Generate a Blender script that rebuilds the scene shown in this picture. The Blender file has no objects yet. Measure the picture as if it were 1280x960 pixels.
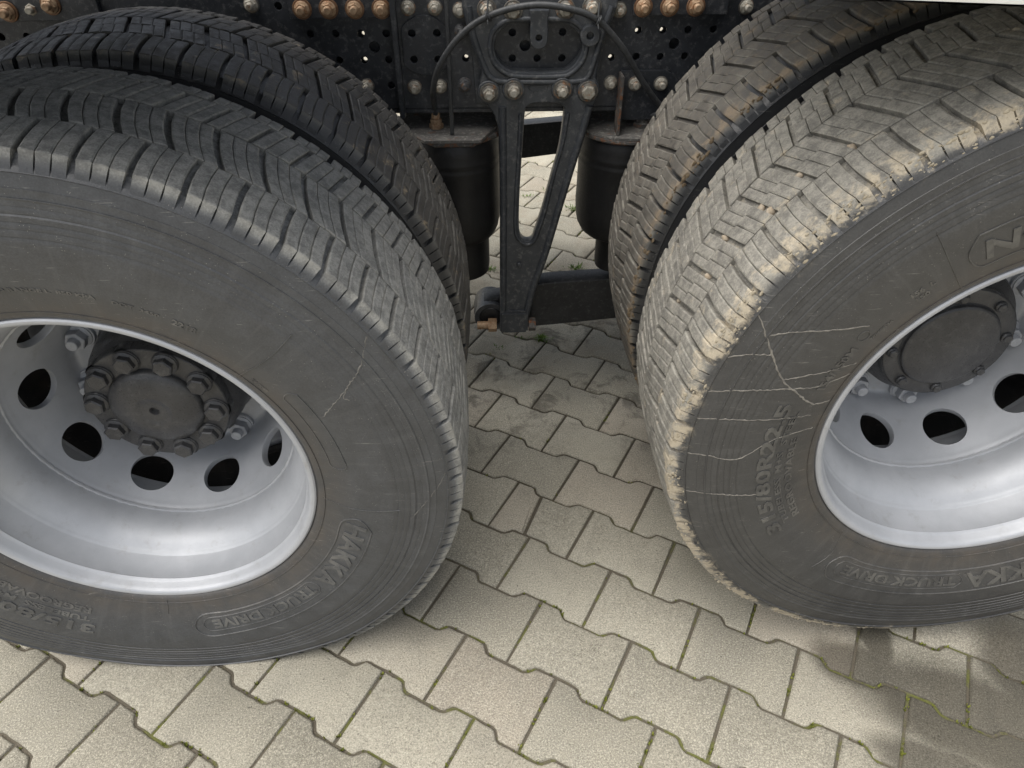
import bpy, bmesh, math, random
from math import sin, cos, pi, radians as RAD, hypot, atan2, sqrt
from mathutils import Vector, Matrix, noise as mnoise

random.seed(7)
S = bpy.context.scene
COL = S.collection

# ------------------------------------------------------------------ camera
cam_d = bpy.data.cameras.new('camera')
cam = bpy.data.objects.new('camera', cam_d)
COL.objects.link(cam)
cam.location = (-0.1074, -0.766, 1.2935)
cam.rotation_euler = (pi / 2 - 0.6856, 0, -0.0374)
cam_d.sensor_width = 36
cam_d.lens = 25.04
cam_d.clip_start = 0.02
cam_d.clip_end = 400
S.camera = cam

# ------------------------------------------------------------------ sky and sun
SUN_EL, SUN_AZ = RAD(66), RAD(-100)          # azimuth clockwise from +Y: high on the left
W = bpy.data.worlds.new('World')
S.world = W
W.use_nodes = True
wn = W.node_tree.nodes
bg = wn['Background']
sky = wn.new('ShaderNodeTexSky')
sky.sky_type = 'NISHITA'
sky.sun_disc = False
sky.sun_elevation = SUN_EL
sky.sun_rotation = SUN_AZ
sky.dust_density = 3.0
sky.air_density = 1.0
sky.ozone_density = 1.0
hs = wn.new('ShaderNodeHueSaturation')          # thin cloud: a greyer sky
hs.inputs['Saturation'].default_value = 0.38
W.node_tree.links.new(sky.outputs[0], hs.inputs['Color'])
W.node_tree.links.new(hs.outputs[0], bg.inputs[0])
bg.inputs[1].default_value = 0.058
sun_d = bpy.data.lights.new('sun', 'SUN')
sun = bpy.data.objects.new('sun', sun_d)
COL.objects.link(sun)
sun_d.energy = 1.5
sun_d.angle = RAD(80)
sun_d.color = (1.0, 0.96, 0.9)
sdir = Vector((sin(SUN_AZ) * cos(SUN_EL), cos(SUN_AZ) * cos(SUN_EL), sin(SUN_EL)))
sun.rotation_euler = (-sdir).to_track_quat('-Z', 'Y').to_euler()
sun.location = sdir * 6
S.view_settings.view_transform = 'Standard'
S.view_settings.look = 'None'
S.view_settings.gamma = 1.0
S.view_settings.exposure = 1.86
S.view_settings.use_curve_mapping = False
S.cycles.max_bounces = 5
S.cycles.diffuse_bounces = 3
S.cycles.glossy_bounces = 2
S.cycles.caustics_reflective = False
S.cycles.caustics_refractive = False

# ------------------------------------------------------------------ node helpers
class NT:
    def __init__(s, name):
        s.m = bpy.data.materials.new(name)
        s.m.use_nodes = True
        s.t = s.m.node_tree
        s.b = s.t.nodes['Principled BSDF']
        s.out = s.t.nodes['Material Output']
    def n(s, typ, **kw):
        x = s.t.nodes.new(typ)
        for k, v in kw.items():
            setattr(x, k, v)
        return x
    def put(s, sock, v):
        if isinstance(v, bpy.types.NodeSocket):
            s.t.links.new(v, sock)
        elif v is not None:
            if hasattr(sock.default_value, '__len__') and len(sock.default_value) == 4 and len(v) == 3:
                v = (*v, 1)
            sock.default_value = v
    def math(s, op, a, b=None, c=None, clamp=False):
        x = s.n('ShaderNodeMath', operation=op)
        x.use_clamp = clamp
        s.put(x.inputs[0], a); s.put(x.inputs[1], b); s.put(x.inputs[2], c)
        return x.outputs[0]
    def vmath(s, op, a, b):
        x = s.n('ShaderNodeVectorMath', operation=op)
        s.put(x.inputs[0], a); s.put(x.inputs[1], b)
        return x.outputs[0]
    def pos(s):
        return s.n('ShaderNodeNewGeometry').outputs['Position']
    def noise(s, vec, scale, detail=4, rough=.55, dist=0):
        x = s.n('ShaderNodeTexNoise')
        s.put(x.inputs['Vector'], vec)
        x.inputs['Scale'].default_value = scale
        x.inputs['Detail'].default_value = detail
        x.inputs['Roughness'].default_value = rough
        x.inputs['Distortion'].default_value = dist
        return x.outputs['Fac']
    def voro(s, vec, scale, out='Distance', **kw):
        x = s.n('ShaderNodeTexVoronoi', **kw)
        s.put(x.inputs['Vector'], vec)
        x.inputs['Scale'].default_value = scale
        return x.outputs[out]
    def ramp(s, v, lo, hi, a=0., b=1.):
        x = s.n('ShaderNodeMapRange', interpolation_type='SMOOTHSTEP')
        s.put(x.inputs[0], v)
        x.inputs[1].default_value = lo; x.inputs[2].default_value = hi
        x.inputs[3].default_value = a; x.inputs[4].default_value = b
        return x.outputs[0]
    def mix(s, f, a, b, blend='MIX'):
        x = s.n('ShaderNodeMix', data_type='RGBA', blend_type=blend)
        s.put(x.inputs[0], f); s.put(x.inputs[6], a); s.put(x.inputs[7], b)
        return x.outputs[2]
    def bump(s, h, dist, strength=1., normal=None):
        x = s.n('ShaderNodeBump')
        x.inputs['Strength'].default_value = strength
        x.inputs['Distance'].default_value = dist
        s.put(x.inputs['Height'], h)
        if normal is not None:
            s.put(x.inputs['Normal'], normal)
        return x.outputs[0]
    def edge(s, radius, samples=4):
        bv = s.n('ShaderNodeBevel', samples=samples)
        bv.inputs[0].default_value = radius
        g = s.n('ShaderNodeNewGeometry')
        d = s.n('ShaderNodeVectorMath', operation='DOT_PRODUCT')
        s.put(d.inputs[0], bv.outputs[0]); s.put(d.inputs[1], g.outputs['Normal'])
        return s.ramp(d.outputs['Value'], 0.99, 0.80)
    def rnd(s):
        return s.n('ShaderNodeObjectInfo').outputs['Random']
    def fin(s, col=None, rough=None, metal=None, normal=None, spec=None):
        s.put(s.b.inputs['Base Color'], col)
        s.put(s.b.inputs['Roughness'], rough)
        s.put(s.b.inputs['Metallic'], metal)
        s.put(s.b.inputs['Specular IOR Level'], spec)
        if normal is not None:
            s.put(s.b.inputs['Normal'], normal)
        return s.m

# ------------------------------------------------------------------ mesh helpers
def mk(name, verts, faces, mat=None, parent=None, loc=None, smooth=None):
    me = bpy.data.meshes.new(name)
    me.from_pydata([tuple(v) for v in verts], [], [tuple(f) for f in faces])
    me.validate()
    bm = bmesh.new(); bm.from_mesh(me)
    bmesh.ops.recalc_face_normals(bm, faces=bm.faces)
    bm.to_mesh(me); bm.free()
    return ob(name, me, mat, parent, loc, smooth)

def ob(name, me, mat=None, parent=None, loc=None, smooth=None):
    if smooth is not None:
        me.polygons.foreach_set('use_smooth', [True] * len(me.polygons))
        me.set_sharp_from_angle(angle=RAD(smooth))
    if mat is not None and not me.materials:
        me.materials.append(mat)
    o = bpy.data.objects.new(name, me)
    COL.objects.link(o)
    if parent is not None:
        o.parent = parent
    if loc is not None:
        o.location = loc
    return o

def dup(o, name, parent, loc=None, rot=None):
    c = o.copy()
    c.name = name
    COL.objects.link(c)
    c.parent = parent
    if loc is not None: c.location = loc
    if rot is not None: c.rotation_euler = rot
    return c

class MB:
    """collects primitives for one mesh"""
    def __init__(s):
        s.v = []; s.f = []
    def add(s, v, f):
        o = len(s.v); s.v += [tuple(x) for x in v]; s.f += [tuple(i + o for i in q) for q in f]
    def box(s, c, d, ch=0.0, M=None):
        x, y, z = (q / 2 for q in d)
        if ch <= 0:
            v = [(sx * x, sy * y, sz * z) for sx in (-1, 1) for sy in (-1, 1) for sz in (-1, 1)]
            f = [(0, 1, 3, 2), (4, 6, 7, 5), (0, 4, 5, 1), (2, 3, 7, 6), (0, 2, 6, 4), (1, 5, 7, 3)]
        else:
            bm = bmesh.new()
            bmesh.ops.create_cube(bm, size=1)
            for q in bm.verts: q.co = Vector((q.co.x * d[0], q.co.y * d[1], q.co.z * d[2]))
            bmesh.ops.bevel(bm, geom=bm.edges[:], offset=ch, segments=2, affect='EDGES')
            v = [tuple(q.co) for q in bm.verts]; bm.verts.index_update()
            f = [tuple(q.index for q in fc.verts) for fc in bm.faces]; bm.free()
        if M is None: M = Matrix()
        s.add([(M @ Vector(q)) + Vector(c) for q in v], f)
    def lathe(s, prof, n=48, c=(0, 0, 0), axis='y', capA=False, capB=False, phase=0.):
        """prof: list of (radius, axial)"""
        v = []; f = []
        for i in range(n):
            a = 2 * pi * i / n + phase
            for r, h in prof:
                if axis == 'y': v.append((c[0] + r * cos(a), c[1] + h, c[2] + r * sin(a)))
                elif axis == 'z': v.append((c[0] + r * cos(a), c[1] + r * sin(a), c[2] + h))
                else: v.append((c[0] + h, c[1] + r * cos(a), c[2] + r * sin(a)))
        m = len(prof)
        for i in range(n):
            j = (i + 1) % n
            for k in range(m - 1):
                f.append((i * m + k, i * m + k + 1, j * m + k + 1, j * m + k))
        if capA: f.append([i * m for i in range(n)])
        if capB: f.append([i * m + m - 1 for i in range(n)][::-1])
        s.add(v, f)
    def tube(s, pts, r, n=10, caps=True):
        pts = [Vector(p) for p in pts]
        v = []; f = []
        up = None
        for i, p in enumerate(pts):
            t = (pts[min(i + 1, len(pts) - 1)] - pts[max(i - 1, 0)]).normalized()
            if up is None:
                up = t.orthogonal().normalized()
            up = (up - t * up.dot(t)).normalized()
            b = t.cross(up)
            rr = r[i] if hasattr(r, '__len__') else r
            for k in range(n):
                a = 2 * pi * k / n
                v.append(p + (up * cos(a) + b * sin(a)) * rr)
        for i in range(len(pts) - 1):
            for k in range(n):
                f.append((i * n + k, i * n + (k + 1) % n, (i + 1) * n + (k + 1) % n, (i + 1) * n + k))
        if caps:
            f.append(list(range(n))[::-1]); f.append([(len(pts) - 1) * n + k for k in range(n)])
        s.add(v, f)
    def make(s, name, mat=None, parent=None, loc=None, smooth=35):
        return mk(name, s.v, s.f, mat, parent, loc, smooth)

def spline(pts, n=8):
    """Catmull-Rom through points"""
    P = [Vector(p) for p in pts]
    out = []
    for i in range(len(P) - 1):
        a = P[max(i - 1, 0)]; b = P[i]; c = P[i + 1]; d = P[min(i + 2, len(P) - 1)]
        for k in range(n):
            t = k / n
            out.append(.5 * ((2 * b) + (c - a) * t + (2 * a - 5 * b + 4 * c - d) * t * t + (3 * b - a - 3 * c + d) * t ** 3))
    out.append(P[-1])
    return out

def plate(name, loops, y0, y1, bevel, mat, parent, smooth=40):
    """flat plate in the XZ plane between y0 (front) and y1 (back) with holes: first loop is the outline"""
    cu = bpy.data.curves.new(name, 'CURVE')
    cu.dimensions = '2D'; cu.fill_mode = 'BOTH'
    cu.extrude = (y1 - y0) / 2 - bevel; cu.bevel_depth = bevel; cu.bevel_resolution = 1
    cu.offset = -bevel
    for lp in loops:
        sp = cu.splines.new('POLY')
        sp.points.add(len(lp) - 1)
        for q, (x, z) in zip(sp.points, lp): q.co = (x, z, 0, 1)
        sp.use_cyclic_u = True
    tmp = bpy.data.objects.new('tmp', cu); COL.objects.link(tmp)
    dg = bpy.context.evaluated_depsgraph_get()
    me = bpy.data.meshes.new_from_object(tmp.evaluated_get(dg))
    bpy.data.objects.remove(tmp); bpy.data.curves.remove(cu)
    me.transform(Matrix.Translation((0, (y0 + y1) / 2, 0)) @ Matrix.Rotation(pi / 2, 4, 'X'))
    me.name = name
    return ob(name, me, mat, parent, None, smooth)

def circ(x, z, r, n=20):
    return [(x + r * cos(2 * pi * i / n), z + r * sin(2 * pi * i / n)) for i in range(n)]

def sm2(pts, n=4):
    P = [Vector((a, 0, b)) for a, b in pts]
    out = []
    m = len(P)
    for i in range(m):
        a, b, c, d = P[i - 1], P[i], P[(i + 1) % m], P[(i + 2) % m]
        for k in range(n):
            t = k / n
            q = .5 * ((2 * b) + (c - a) * t + (2 * a - 5 * b + 4 * c - d) * t * t + (3 * b - a - 3 * c + d) * t ** 3)
            out.append((q.x, q.z))
    return out

def text_mesh(body, size, depth, spacing=1.0):
    cu = bpy.data.curves.new('t', 'FONT')
    cu.body = body; cu.size = size; cu.extrude = depth / 2; cu.space_character = spacing
    cu.resolution_u = 2; cu.offset = 0.030 * size
    o = bpy.data.objects.new('t', cu); COL.objects.link(o)
    dg = bpy.context.evaluated_depsgraph_get()
    me = bpy.data.meshes.new_from_object(o.evaluated_get(dg))
    v = [tuple(q.co) for q in me.vertices]; f = [tuple(p.vertices) for p in me.polygons]
    bpy.data.objects.remove(o); bpy.data.curves.remove(cu); bpy.data.meshes.remove(me)
    return v, f

# ------------------------------------------------------------------ materials
def mat_rubber(name, c, dust=.5, mud=0., tint=(.20, .19, .17), mudcol=(.34, .27, .18), side=.19, sidecol=(.215, .225, .235), inner=False):
    t = NT(name)
    P = t.pos()
    d = t.vmath('SUBTRACT', P, c)
    sx = t.n('ShaderNodeSeparateXYZ'); t.put(sx.inputs[0], d)
    x, y, z = sx.outputs
    r = t.math('SQRT', t.math('ADD', t.math('MULTIPLY', x, x), t.math('MULTIPLY', z, z)))
    med = t.noise(P, 30, 4, .65)
    fine = t.noise(P, 420, 2, .65)
    rub = (.017, .0175, .019)
    tread = t.ramp(r, .5215, .5275) if inner else t.ramp(r, .510, .524)
    # grey dust film: thin and even on the sidewall, heavier on the tread faces
    film = t.math('MULTIPLY', t.ramp(med, .25, .75, .74, 1.22), t.math('ADD', t.math('MULTIPLY', tread, dust), side))
    film = t.math('MULTIPLY', film, t.ramp(fine, .25, .75, .72, 1.28), clamp=True)
    mott = t.noise(P, 85, 4, .72)
    film = t.math('MULTIPLY', film, t.math('ADD', 1., t.math('MULTIPLY', tread, t.ramp(mott, .28, .72, -.42, .30))), clamp=True)
    col = t.mix(film, rub, t.mix(tread, sidecol, tint))
    # brown film next to the bead
    br = t.math('MULTIPLY', t.ramp(r, .37, .308), t.ramp(med, .3, .7, .15, .70))
    col = t.mix(br, col, (.072, .060, .048))
    # pale scuffed edges of the blocks
    at = t.n('ShaderNodeAttribute', attribute_name='wear')
    col = t.mix(t.math('MULTIPLY', at.outputs['Fac'], t.ramp(med, .35, .7, .10, .60 if dust > .3 else .3)), col, (.34, .325, .28))
    # specks
    vs = t.voro(P, 230)
    sp = t.math('MULTIPLY', t.ramp(vs, .17, .08), t.ramp(t.noise(P, 50, 2), .50, .64), clamp=True)
    col = t.mix(t.math('MULTIPLY', sp, .42), col, (.42, .40, .35))
    # fine scuffs on the sidewall
    sc = t.n('ShaderNodeMapping'); t.put(sc.inputs[0], P); sc.inputs[2].default_value = (0, .6, .4); sc.inputs[3].default_value = (30, 30, 420)
    scr = t.math('MULTIPLY', t.ramp(t.noise(sc.outputs[0], 1., 2, .5), .66, .73), t.ramp(med, .45, .6), clamp=True)
    col = t.mix(t.math('MULTIPLY', scr, .35), col, (.30, .29, .26))
    an = t.math('ARCTAN2', z, x)
    cb = t.n('ShaderNodeCombineXYZ'); t.put(cb.inputs[0], t.math('MULTIPLY', an, 38.)); t.put(cb.inputs[1], t.math('MULTIPLY', r, 7.))
    stn = t.math('MULTIPLY', t.ramp(t.noise(cb.outputs[0], 1., 3, .6), .50, .72), t.ramp(r, .50, .47), clamp=True)
    col = t.mix(t.math('MULTIPLY', stn, .10), col, (.165, .165, .160))
    if mud > 0:
        n1 = t.noise(P, 26, 5, .72, .4)
        sh = t.math('MULTIPLY', t.ramp(r, .500, .521), t.ramp(y, -.098, -.135))
        mk_ = t.ramp(t.math('ADD', n1, t.math('MULTIPLY', sh, .15 * mud)), .57, .74)
        mk_ = t.math('MULTIPLY', mk_, t.ramp(r, .5195, .5265) if inner else t.ramp(r, .494, .514), clamp=True)
        mcol = t.mix(fine, tuple(q * .8 for q in mudcol), tuple(q * 1.3 for q in mudcol))
        col = t.mix(t.math('MULTIPLY', mk_, .85), col, mcol)
    hb = t.math('ADD', t.math('MULTIPLY', fine, .6), t.math('MULTIPLY', mott, 1.1))
    nrm = t.bump(t.math('MULTIPLY', hb, t.ramp(r, .49, .525, .55, 1.6)), .0012, .4)
    return t.fin(col, t.ramp(film, .08, .55, .38, .9), 0., nrm, .55)

def mat_rim(name):
    t = NT(name)
    P = t.pos()
    a = t.noise(P, 14, 5, .6); b = t.noise(P, 260, 3, .6)
    col = t.mix(t.ramp(a, .3, .75), (.36, .372, .392), (.42, .432, .452))
    col = t.mix(t.math('MULTIPLY', t.ramp(t.noise(P, 30, 5, .75), .54, .76), .42), col, (.26, .25, .235))
    vs = t.ramp(t.voro(P, 120), .10, .04)
    col = t.mix(t.math('MULTIPLY', vs, t.ramp(a, .5, .7, 0, .6)), col, (.30, .29, .27))
    return t.fin(col, t.ramp(b, .2, .8, .38, .50), .22, t.bump(t.noise(P, 700, 2), .0004, .35), .5)

def mat_paint(name, col, col2, rough=.5, rust=0., dustc=(.26, .25, .23), dust=.3, edge=0., scale=1.):
    t = NT(name)
    P = t.pos()
    a = t.noise(P, 22 * scale, 4, .65); b = t.noise(P, 330, 2, .6)
    c = t.mix(t.ramp(a, .3, .7), col, col2)
    c = t.mix(t.math('MULTIPLY', t.ramp(t.noise(P, 90, 3, .7), .50, .72), dust), c, dustc)
    vs = t.math('MULTIPLY', t.ramp(t.voro(P, 300), .17, .09), t.ramp(t.noise(P, 30, 3), .5, .65), clamp=True)
    c = t.mix(t.math('MULTIPLY', vs, dust * 1.3, clamp=True), c, dustc)
    if rust:
        rm = t.ramp(t.math('ADD', t.noise(P, 60, 6, .7), rust * .2), .55, .72)
        rc = t.mix(b, (.10, .036, .014), (.24, .10, .04))
        c = t.mix(rm, c, rc)
    if edge:
        c = t.mix(t.math('MULTIPLY', t.edge(.0018), edge), c, dustc)
    return t.fin(c, t.ramp(b, .2, .8, rough - .08, rough + .1), 0., t.bump(t.math('ADD', b, t.math('MULTIPLY', a, .8)), .0009, .35), .4)

def mat_bolt(name, col, col2, rust):
    t = NT(name)
    P = t.pos()
    a = t.noise(P, 120, 5, .7); b = t.noise(P, 500, 3, .6)
    c = t.mix(t.ramp(a, .35, .65), col, col2)
    c = t.mix(t.ramp(t.math('ADD', t.noise(P, 75, 5, .7), rust * .25), .55, .75), c, t.mix(b, (.15, .062, .025), (.34, .18, .085)))
    return t.fin(c, .55, .25, t.bump(b, .0006, .5), .4)

M_RIM = mat_rim('silver_paint')
M_FRAME = mat_paint('frame_paint', (.020, .0225, .027), (.034, .037, .043), .40, 0., (.17, .17, .17), .40)
M_CAST = mat_paint('cast_bracket_paint', (.036, .040, .046), (.055, .060, .067), .42, 0., (.21, .21, .20), .40)
M_HUB = mat_paint('hub_paint', (.040, .040, .042), (.060, .060, .061), .32, 0., (.14, .14, .135), .30)
M_BLACK = mat_paint('black_rubber_bellows', (.007, .007, .0075), (.011, .011, .0115), .5, 0., (.05, .05, .05), .1)
M_ARM = mat_paint('arm_paint', (.012, .013, .015), (.021, .022, .024), .45, 0., (.12, .12, .115), .25)
M_RUSTPL = mat_paint('rusty_plate', (.050, .048, .046), (.095, .090, .084), .65, .35, (.26, .25, .23), .6)
M_PLATE = mat_paint('dusty_plate', (.075, .072, .068), (.135, .13, .12), .8, -.05, (.30, .29, .265), .8)
M_HOSE = mat_paint('hose_rubber', (.026, .028, .030), (.042, .044, .046), .5, 0., (.15, .15, .145), .25)
M_RUSTB = mat_bolt('rusty_bolt', (.40, .285, .185), (.26, .165, .095), .25)
M_GREYB = mat_bolt('plated_bolt', (.38, .36, .31), (.24, .22, .18), .12)
M_RUSTW = mat_bolt('rusty_washer', (.20, .115, .065), (.13, .07, .04), .3)
M_GREYW = mat_bolt('dull_washer', (.15, .14, .12), (.085, .08, .072), .15)
M_DBOLT = mat_bolt('dark_bolt', (.060, .062, .066), (.11, .11, .11), .12)
M_NUT = mat_bolt('silver_nut', (.48, .49, .51), (.40, .41, .43), -.4)
M_NUTD = mat_bolt('dark_nut', (.075, .075, .078), (.12, .12, .122), -.2)
M_WHITE = mat_paint('white_body_paint', (.62, .62, .58), (.70, .70, .66), .35, 0., (.45, .43, .38), .25)
M_UNDER = mat_paint('underbody_paint', (.030, .031, .033), (.045, .046, .048), .6, 0., (.12, .12, .11), .3)
M_MUD = mat_paint('dried_mud', (.13, .122, .108), (.24, .225, .195), .95, 0., (.30, .28, .24), .4, 0., 3.)

M_MUDL = mat_paint('faint_mud', (.085, .083, .078), (.17, .163, .148), .95, 0., (.24, .23, .205), .4, 0., 3.)

def mat_paver():
    t = NT('concrete_paver')
    P = t.pos()
    rd = t.rnd()
    m = t.noise(P, 34, 4, .65); f = t.noise(P, 330, 2, .75); f2 = t.noise(P, 700, 1, .7)
    c = t.mix(rd, (.228, .212, .168), (.335, .312, .250))
    rd2 = t.math('FRACT', t.math('MULTIPLY', rd, 7.31))
    c = t.mix(t.ramp(rd2, .72, .95, 0, .35), c, (.33, .27, .215))
    c = t.mix(t.ramp(t.noise(P, 4.5, 4, .65), .48, .68, 0, .50), c, (.180, .168, .135))
    c = t.mix(t.ramp(t.noise(P, 17, 4, .7), .60, .74, 0, .55), c, (.130, .120, .096))
    c = t.mix(t.ramp(m, .3, .7, 0, .30), c, (.235, .222, .188))
    c = t.mix(t.ramp(f, .50, .68, 0, .75), c, (.47, .44, .355))
    c = t.mix(t.ramp(f, .46, .32, 0, .75), c, (.125, .114, .088))
    c = t.mix(t.ramp(f2, .60, .70, 0, .6), c, (.56, .53, .43))
    vs = t.voro(P, 55)
    c = t.mix(t.math('MULTIPLY', t.ramp(vs, .10, .05), t.ramp(t.noise(P, 20, 2), .48, .62, 0, .7)), c, (.10, .092, .078))
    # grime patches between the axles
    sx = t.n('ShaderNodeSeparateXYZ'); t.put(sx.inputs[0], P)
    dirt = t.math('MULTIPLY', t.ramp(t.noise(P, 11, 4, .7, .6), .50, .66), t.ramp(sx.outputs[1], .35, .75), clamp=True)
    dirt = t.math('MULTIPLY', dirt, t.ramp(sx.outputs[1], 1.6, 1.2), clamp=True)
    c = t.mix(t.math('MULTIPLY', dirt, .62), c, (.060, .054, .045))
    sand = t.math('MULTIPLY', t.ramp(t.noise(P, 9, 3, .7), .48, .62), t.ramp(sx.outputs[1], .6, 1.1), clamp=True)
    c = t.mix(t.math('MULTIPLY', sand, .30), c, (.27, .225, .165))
    # damp patch in front of the right wheel
    wob = t.n('ShaderNodeTexNoise'); t.put(wob.inputs['Vector'], P); wob.inputs['Scale'].default_value = 10; wob.inputs['Detail'].default_value = 5
    off = t.vmath('MULTIPLY', t.vmath('SUBTRACT', wob.outputs['Color'], (.5, .5, .5)), (.05, .05, 0))
    Q = t.vmath('ADD', P, off)
    wet = None
    for cx, cy, rx, ry, ang in ((.79, -.20, .27, .115, -.45), (.60, -.080, .125, .060, -.5), (.645, .01, .040, .12, 0.), (.93, -.10, .12, .14, 0.), (.66, -.27, .14, .055, -.5)):
        mp = t.n('ShaderNodeMapping', vector_type='TEXTURE')
        t.put(mp.inputs[0], Q)
        mp.inputs[1].default_value = (cx, cy, 0); mp.inputs[2].default_value = (0, 0, ang); mp.inputs[3].default_value = (rx, ry, 100)
        ln = t.n('ShaderNodeVectorMath', operation='LENGTH'); t.put(ln.inputs[0], mp.outputs[0])
        k = t.ramp(ln.outputs['Value'], 1.12, .62)
        wet = k if wet is None else t.math('MAXIMUM', wet, k)
    wetc = t.mix(1., c, (.30, .29, .275), 'MULTIPLY')
    c = t.mix(t.math('MULTIPLY', wet, .95), c, wetc)
    h = t.math('ADD', t.math('MULTIPLY', f, 1.), t.math('MULTIPLY', m, .7))
    h = t.math('ADD', h, t.math('MULTIPLY', t.ramp(vs, .16, .04), -.8))
    return t.fin(c, t.math('SUBTRACT', .92, t.math('MULTIPLY', wet, .25)), 0., t.bump(h, .0022, .6), .3)

def mat_joint():
    t = NT('joint_sand')
    P = t.pos()
    m = t.noise(P, 16, 5, .7); f = t.noise(P, 350, 3, .7)
    c = t.mix(f, (.070, .061, .046), (.175, .154, .118))
    sx = t.n('ShaderNodeSeparateXYZ'); t.put(sx.inputs[0], P)
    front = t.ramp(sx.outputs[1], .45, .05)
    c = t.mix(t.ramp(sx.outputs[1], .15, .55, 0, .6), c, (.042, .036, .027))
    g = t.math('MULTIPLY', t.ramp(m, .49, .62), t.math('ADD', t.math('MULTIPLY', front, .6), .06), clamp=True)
    c = t.mix(g, c, t.mix(f, (.075, .095, .014), (.19, .20, .035)))
    return t.fin(c, .95, 0., t.bump(f, .004, .8), .2)

def mat_plain(name, ca, cb, scale=200, rough=.9):
    t = NT(name)
    P = t.pos()
    c = t.mix(t.ramp(t.noise(P, scale, 4, .65), .3, .7), ca, cb)
    return t.fin(c, rough, 0., t.bump(t.noise(P, scale * 3, 3), .001, .4), .3)

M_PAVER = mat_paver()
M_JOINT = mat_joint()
M_MOSS = mat_plain('moss', (.075, .095, .014), (.24, .25, .045), 160)
M_GRASS = mat_plain('grass', (.055, .11, .015), (.13, .20, .035), 90, .7)
M_STONE = mat_plain('pebble', (.30, .24, .17), (.42, .36, .28), 120, .8)
M_FAR = mat_plain('far_paving', (.24, .225, .19), (.33, .315, .27), 6)

# ------------------------------------------------------------------ the pavement
TH, SHEAR, PA, PB, PH = -0.519, -0.0083, 0.1985, 0.1392, 0.009
U = Vector((cos(TH), sin(TH), 0)); V = Vector((-sin(TH + SHEAR), cos(TH + SHEAR), 0))
PO = Vector((-0.4532, -0.4622, 0))

ground = mk('ground', [(-60, -60, -.03), (60, -60, -.03), (60, 60, -.03), (-60, 60, -.03)], [(0, 1, 2, 3)], M_FAR)
ground['kind'] = 'structure'
bx0, bx1, by0, by1 = -5.0, 5.0, -3.0, 7.0
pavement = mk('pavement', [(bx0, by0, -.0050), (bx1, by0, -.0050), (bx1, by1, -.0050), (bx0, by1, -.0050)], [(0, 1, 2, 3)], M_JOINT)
pavement['kind'] = 'structure'

def wave(u):
    """offset of a row joint; u in stone lengths, +1 high at u=0, -1 low at u=.5"""
    u = abs((u + .5) % 1.0 - .5)
    if u < .195: return 1.
    if u > .305: return -1.
    q = (u - .195) / .11
    q = q * q * (3 - 2 * q)
    return 1 - 2 * q

USAMP = [-.5, -.40, -.315, -.28, -.25, -.22, -.185, -.10, 0, .10, .185, .22, .25, .28, .315, .40, .5]

def paver_outline(cut=None, gap=.0046, rng=None):
    lo = [(u * PA, -PB / 2 + PH * wave(u)) for u in USAMP]
    hi = [(u * PA, PB / 2 + PH * wave(u + .5)) for u in reversed(USAMP)]
    pts = lo + hi
    if cut is not None:
        side, fb, ft = cut
        def inside(q): 
            xc = fb + (ft - fb) * (q[1] + PB / 2) / PB
            return (q[0] < xc) if side < 0 else (q[0] > xc)
        out = []
        for i in range(len(pts)):
            a, b = pts[i - 1], pts[i]
            if inside(a) != inside(b):
                xa = a[0] - (fb + (ft - fb) * (a[1] + PB / 2) / PB); xb = b[0] - (fb + (ft - fb) * (b[1] + PB / 2) / PB)
                k = xa / (xa - xb); out.append((a[0] + (b[0] - a[0]) * k, a[1] + (b[1] - a[1]) * k))
            if inside(b): out.append(b)
        pts = out
    return pts

def inset(pts, d):
    n = len(pts); out = []
    for i in range(n):
        a = Vector(pts[i - 1]); b = Vector(pts[i]); c = Vector(pts[(i + 1) % n])
        e1 = (b - a).normalized(); e2 = (c - b).normalized()
        n1 = Vector((-e1.y, e1.x)); n2 = Vector((-e2.y, e2.x))
        m = (n1 + n2)
        m = m / max(m.dot(n1), .35)
        out.append((b.x + m.x * d, b.y + m.y * d))
    return out

def paver_geo(rng, cut=None, lowres=False):
    o = paver_outline(cut)
    if lowres: o = o[::1]
    jit = lambda s: rng.uniform(-s, s)
    l0 = [(x + jit(.0009), y + jit(.0009)) for x, y in inset(o, .0026)]
    l1 = inset(l0, .0012); l2 = inset(l0, .0042)
    n = len(l0); v = []; f = []
    vv = lambda p, z: (U * p[0] + V * p[1] + Vector((0, 0, z)))
    v += [vv(p, -.028) for p in l0]
    v += [vv(p, -.0045 + jit(.0006)) for p in l0]
    v += [vv(p, -.0016 + jit(.0005)) for p in l1]
    v += [vv(p, 0) for p in l2]
    for k in range(3):
        for i in range(n):
            j = (i + 1) % n
            f.append((k * n + i, k * n + j, (k + 1) * n + j, (k + 1) * n + i))
    f.append(tuple(range(3 * n, 4 * n)))
    return v, f

rng = random.Random(3)
pav_mesh = []
for k in range(6):
    v, f = paver_geo(rng)
    o = mk('paver', v, f, M_PAVER, None, None, 50)
    pav_mesh.append(o.data); bpy.data.objects.remove(o)

def in_view(p):
    R = cam.rotation_euler.to_matrix()
    q = R.transposed() @ (p - cam.location)
    if q.z > -.05: return None
    f = 890.3
    return 640 + f * q.x / -q.z, 480 - f * q.y / -q.z, -q.z

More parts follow.
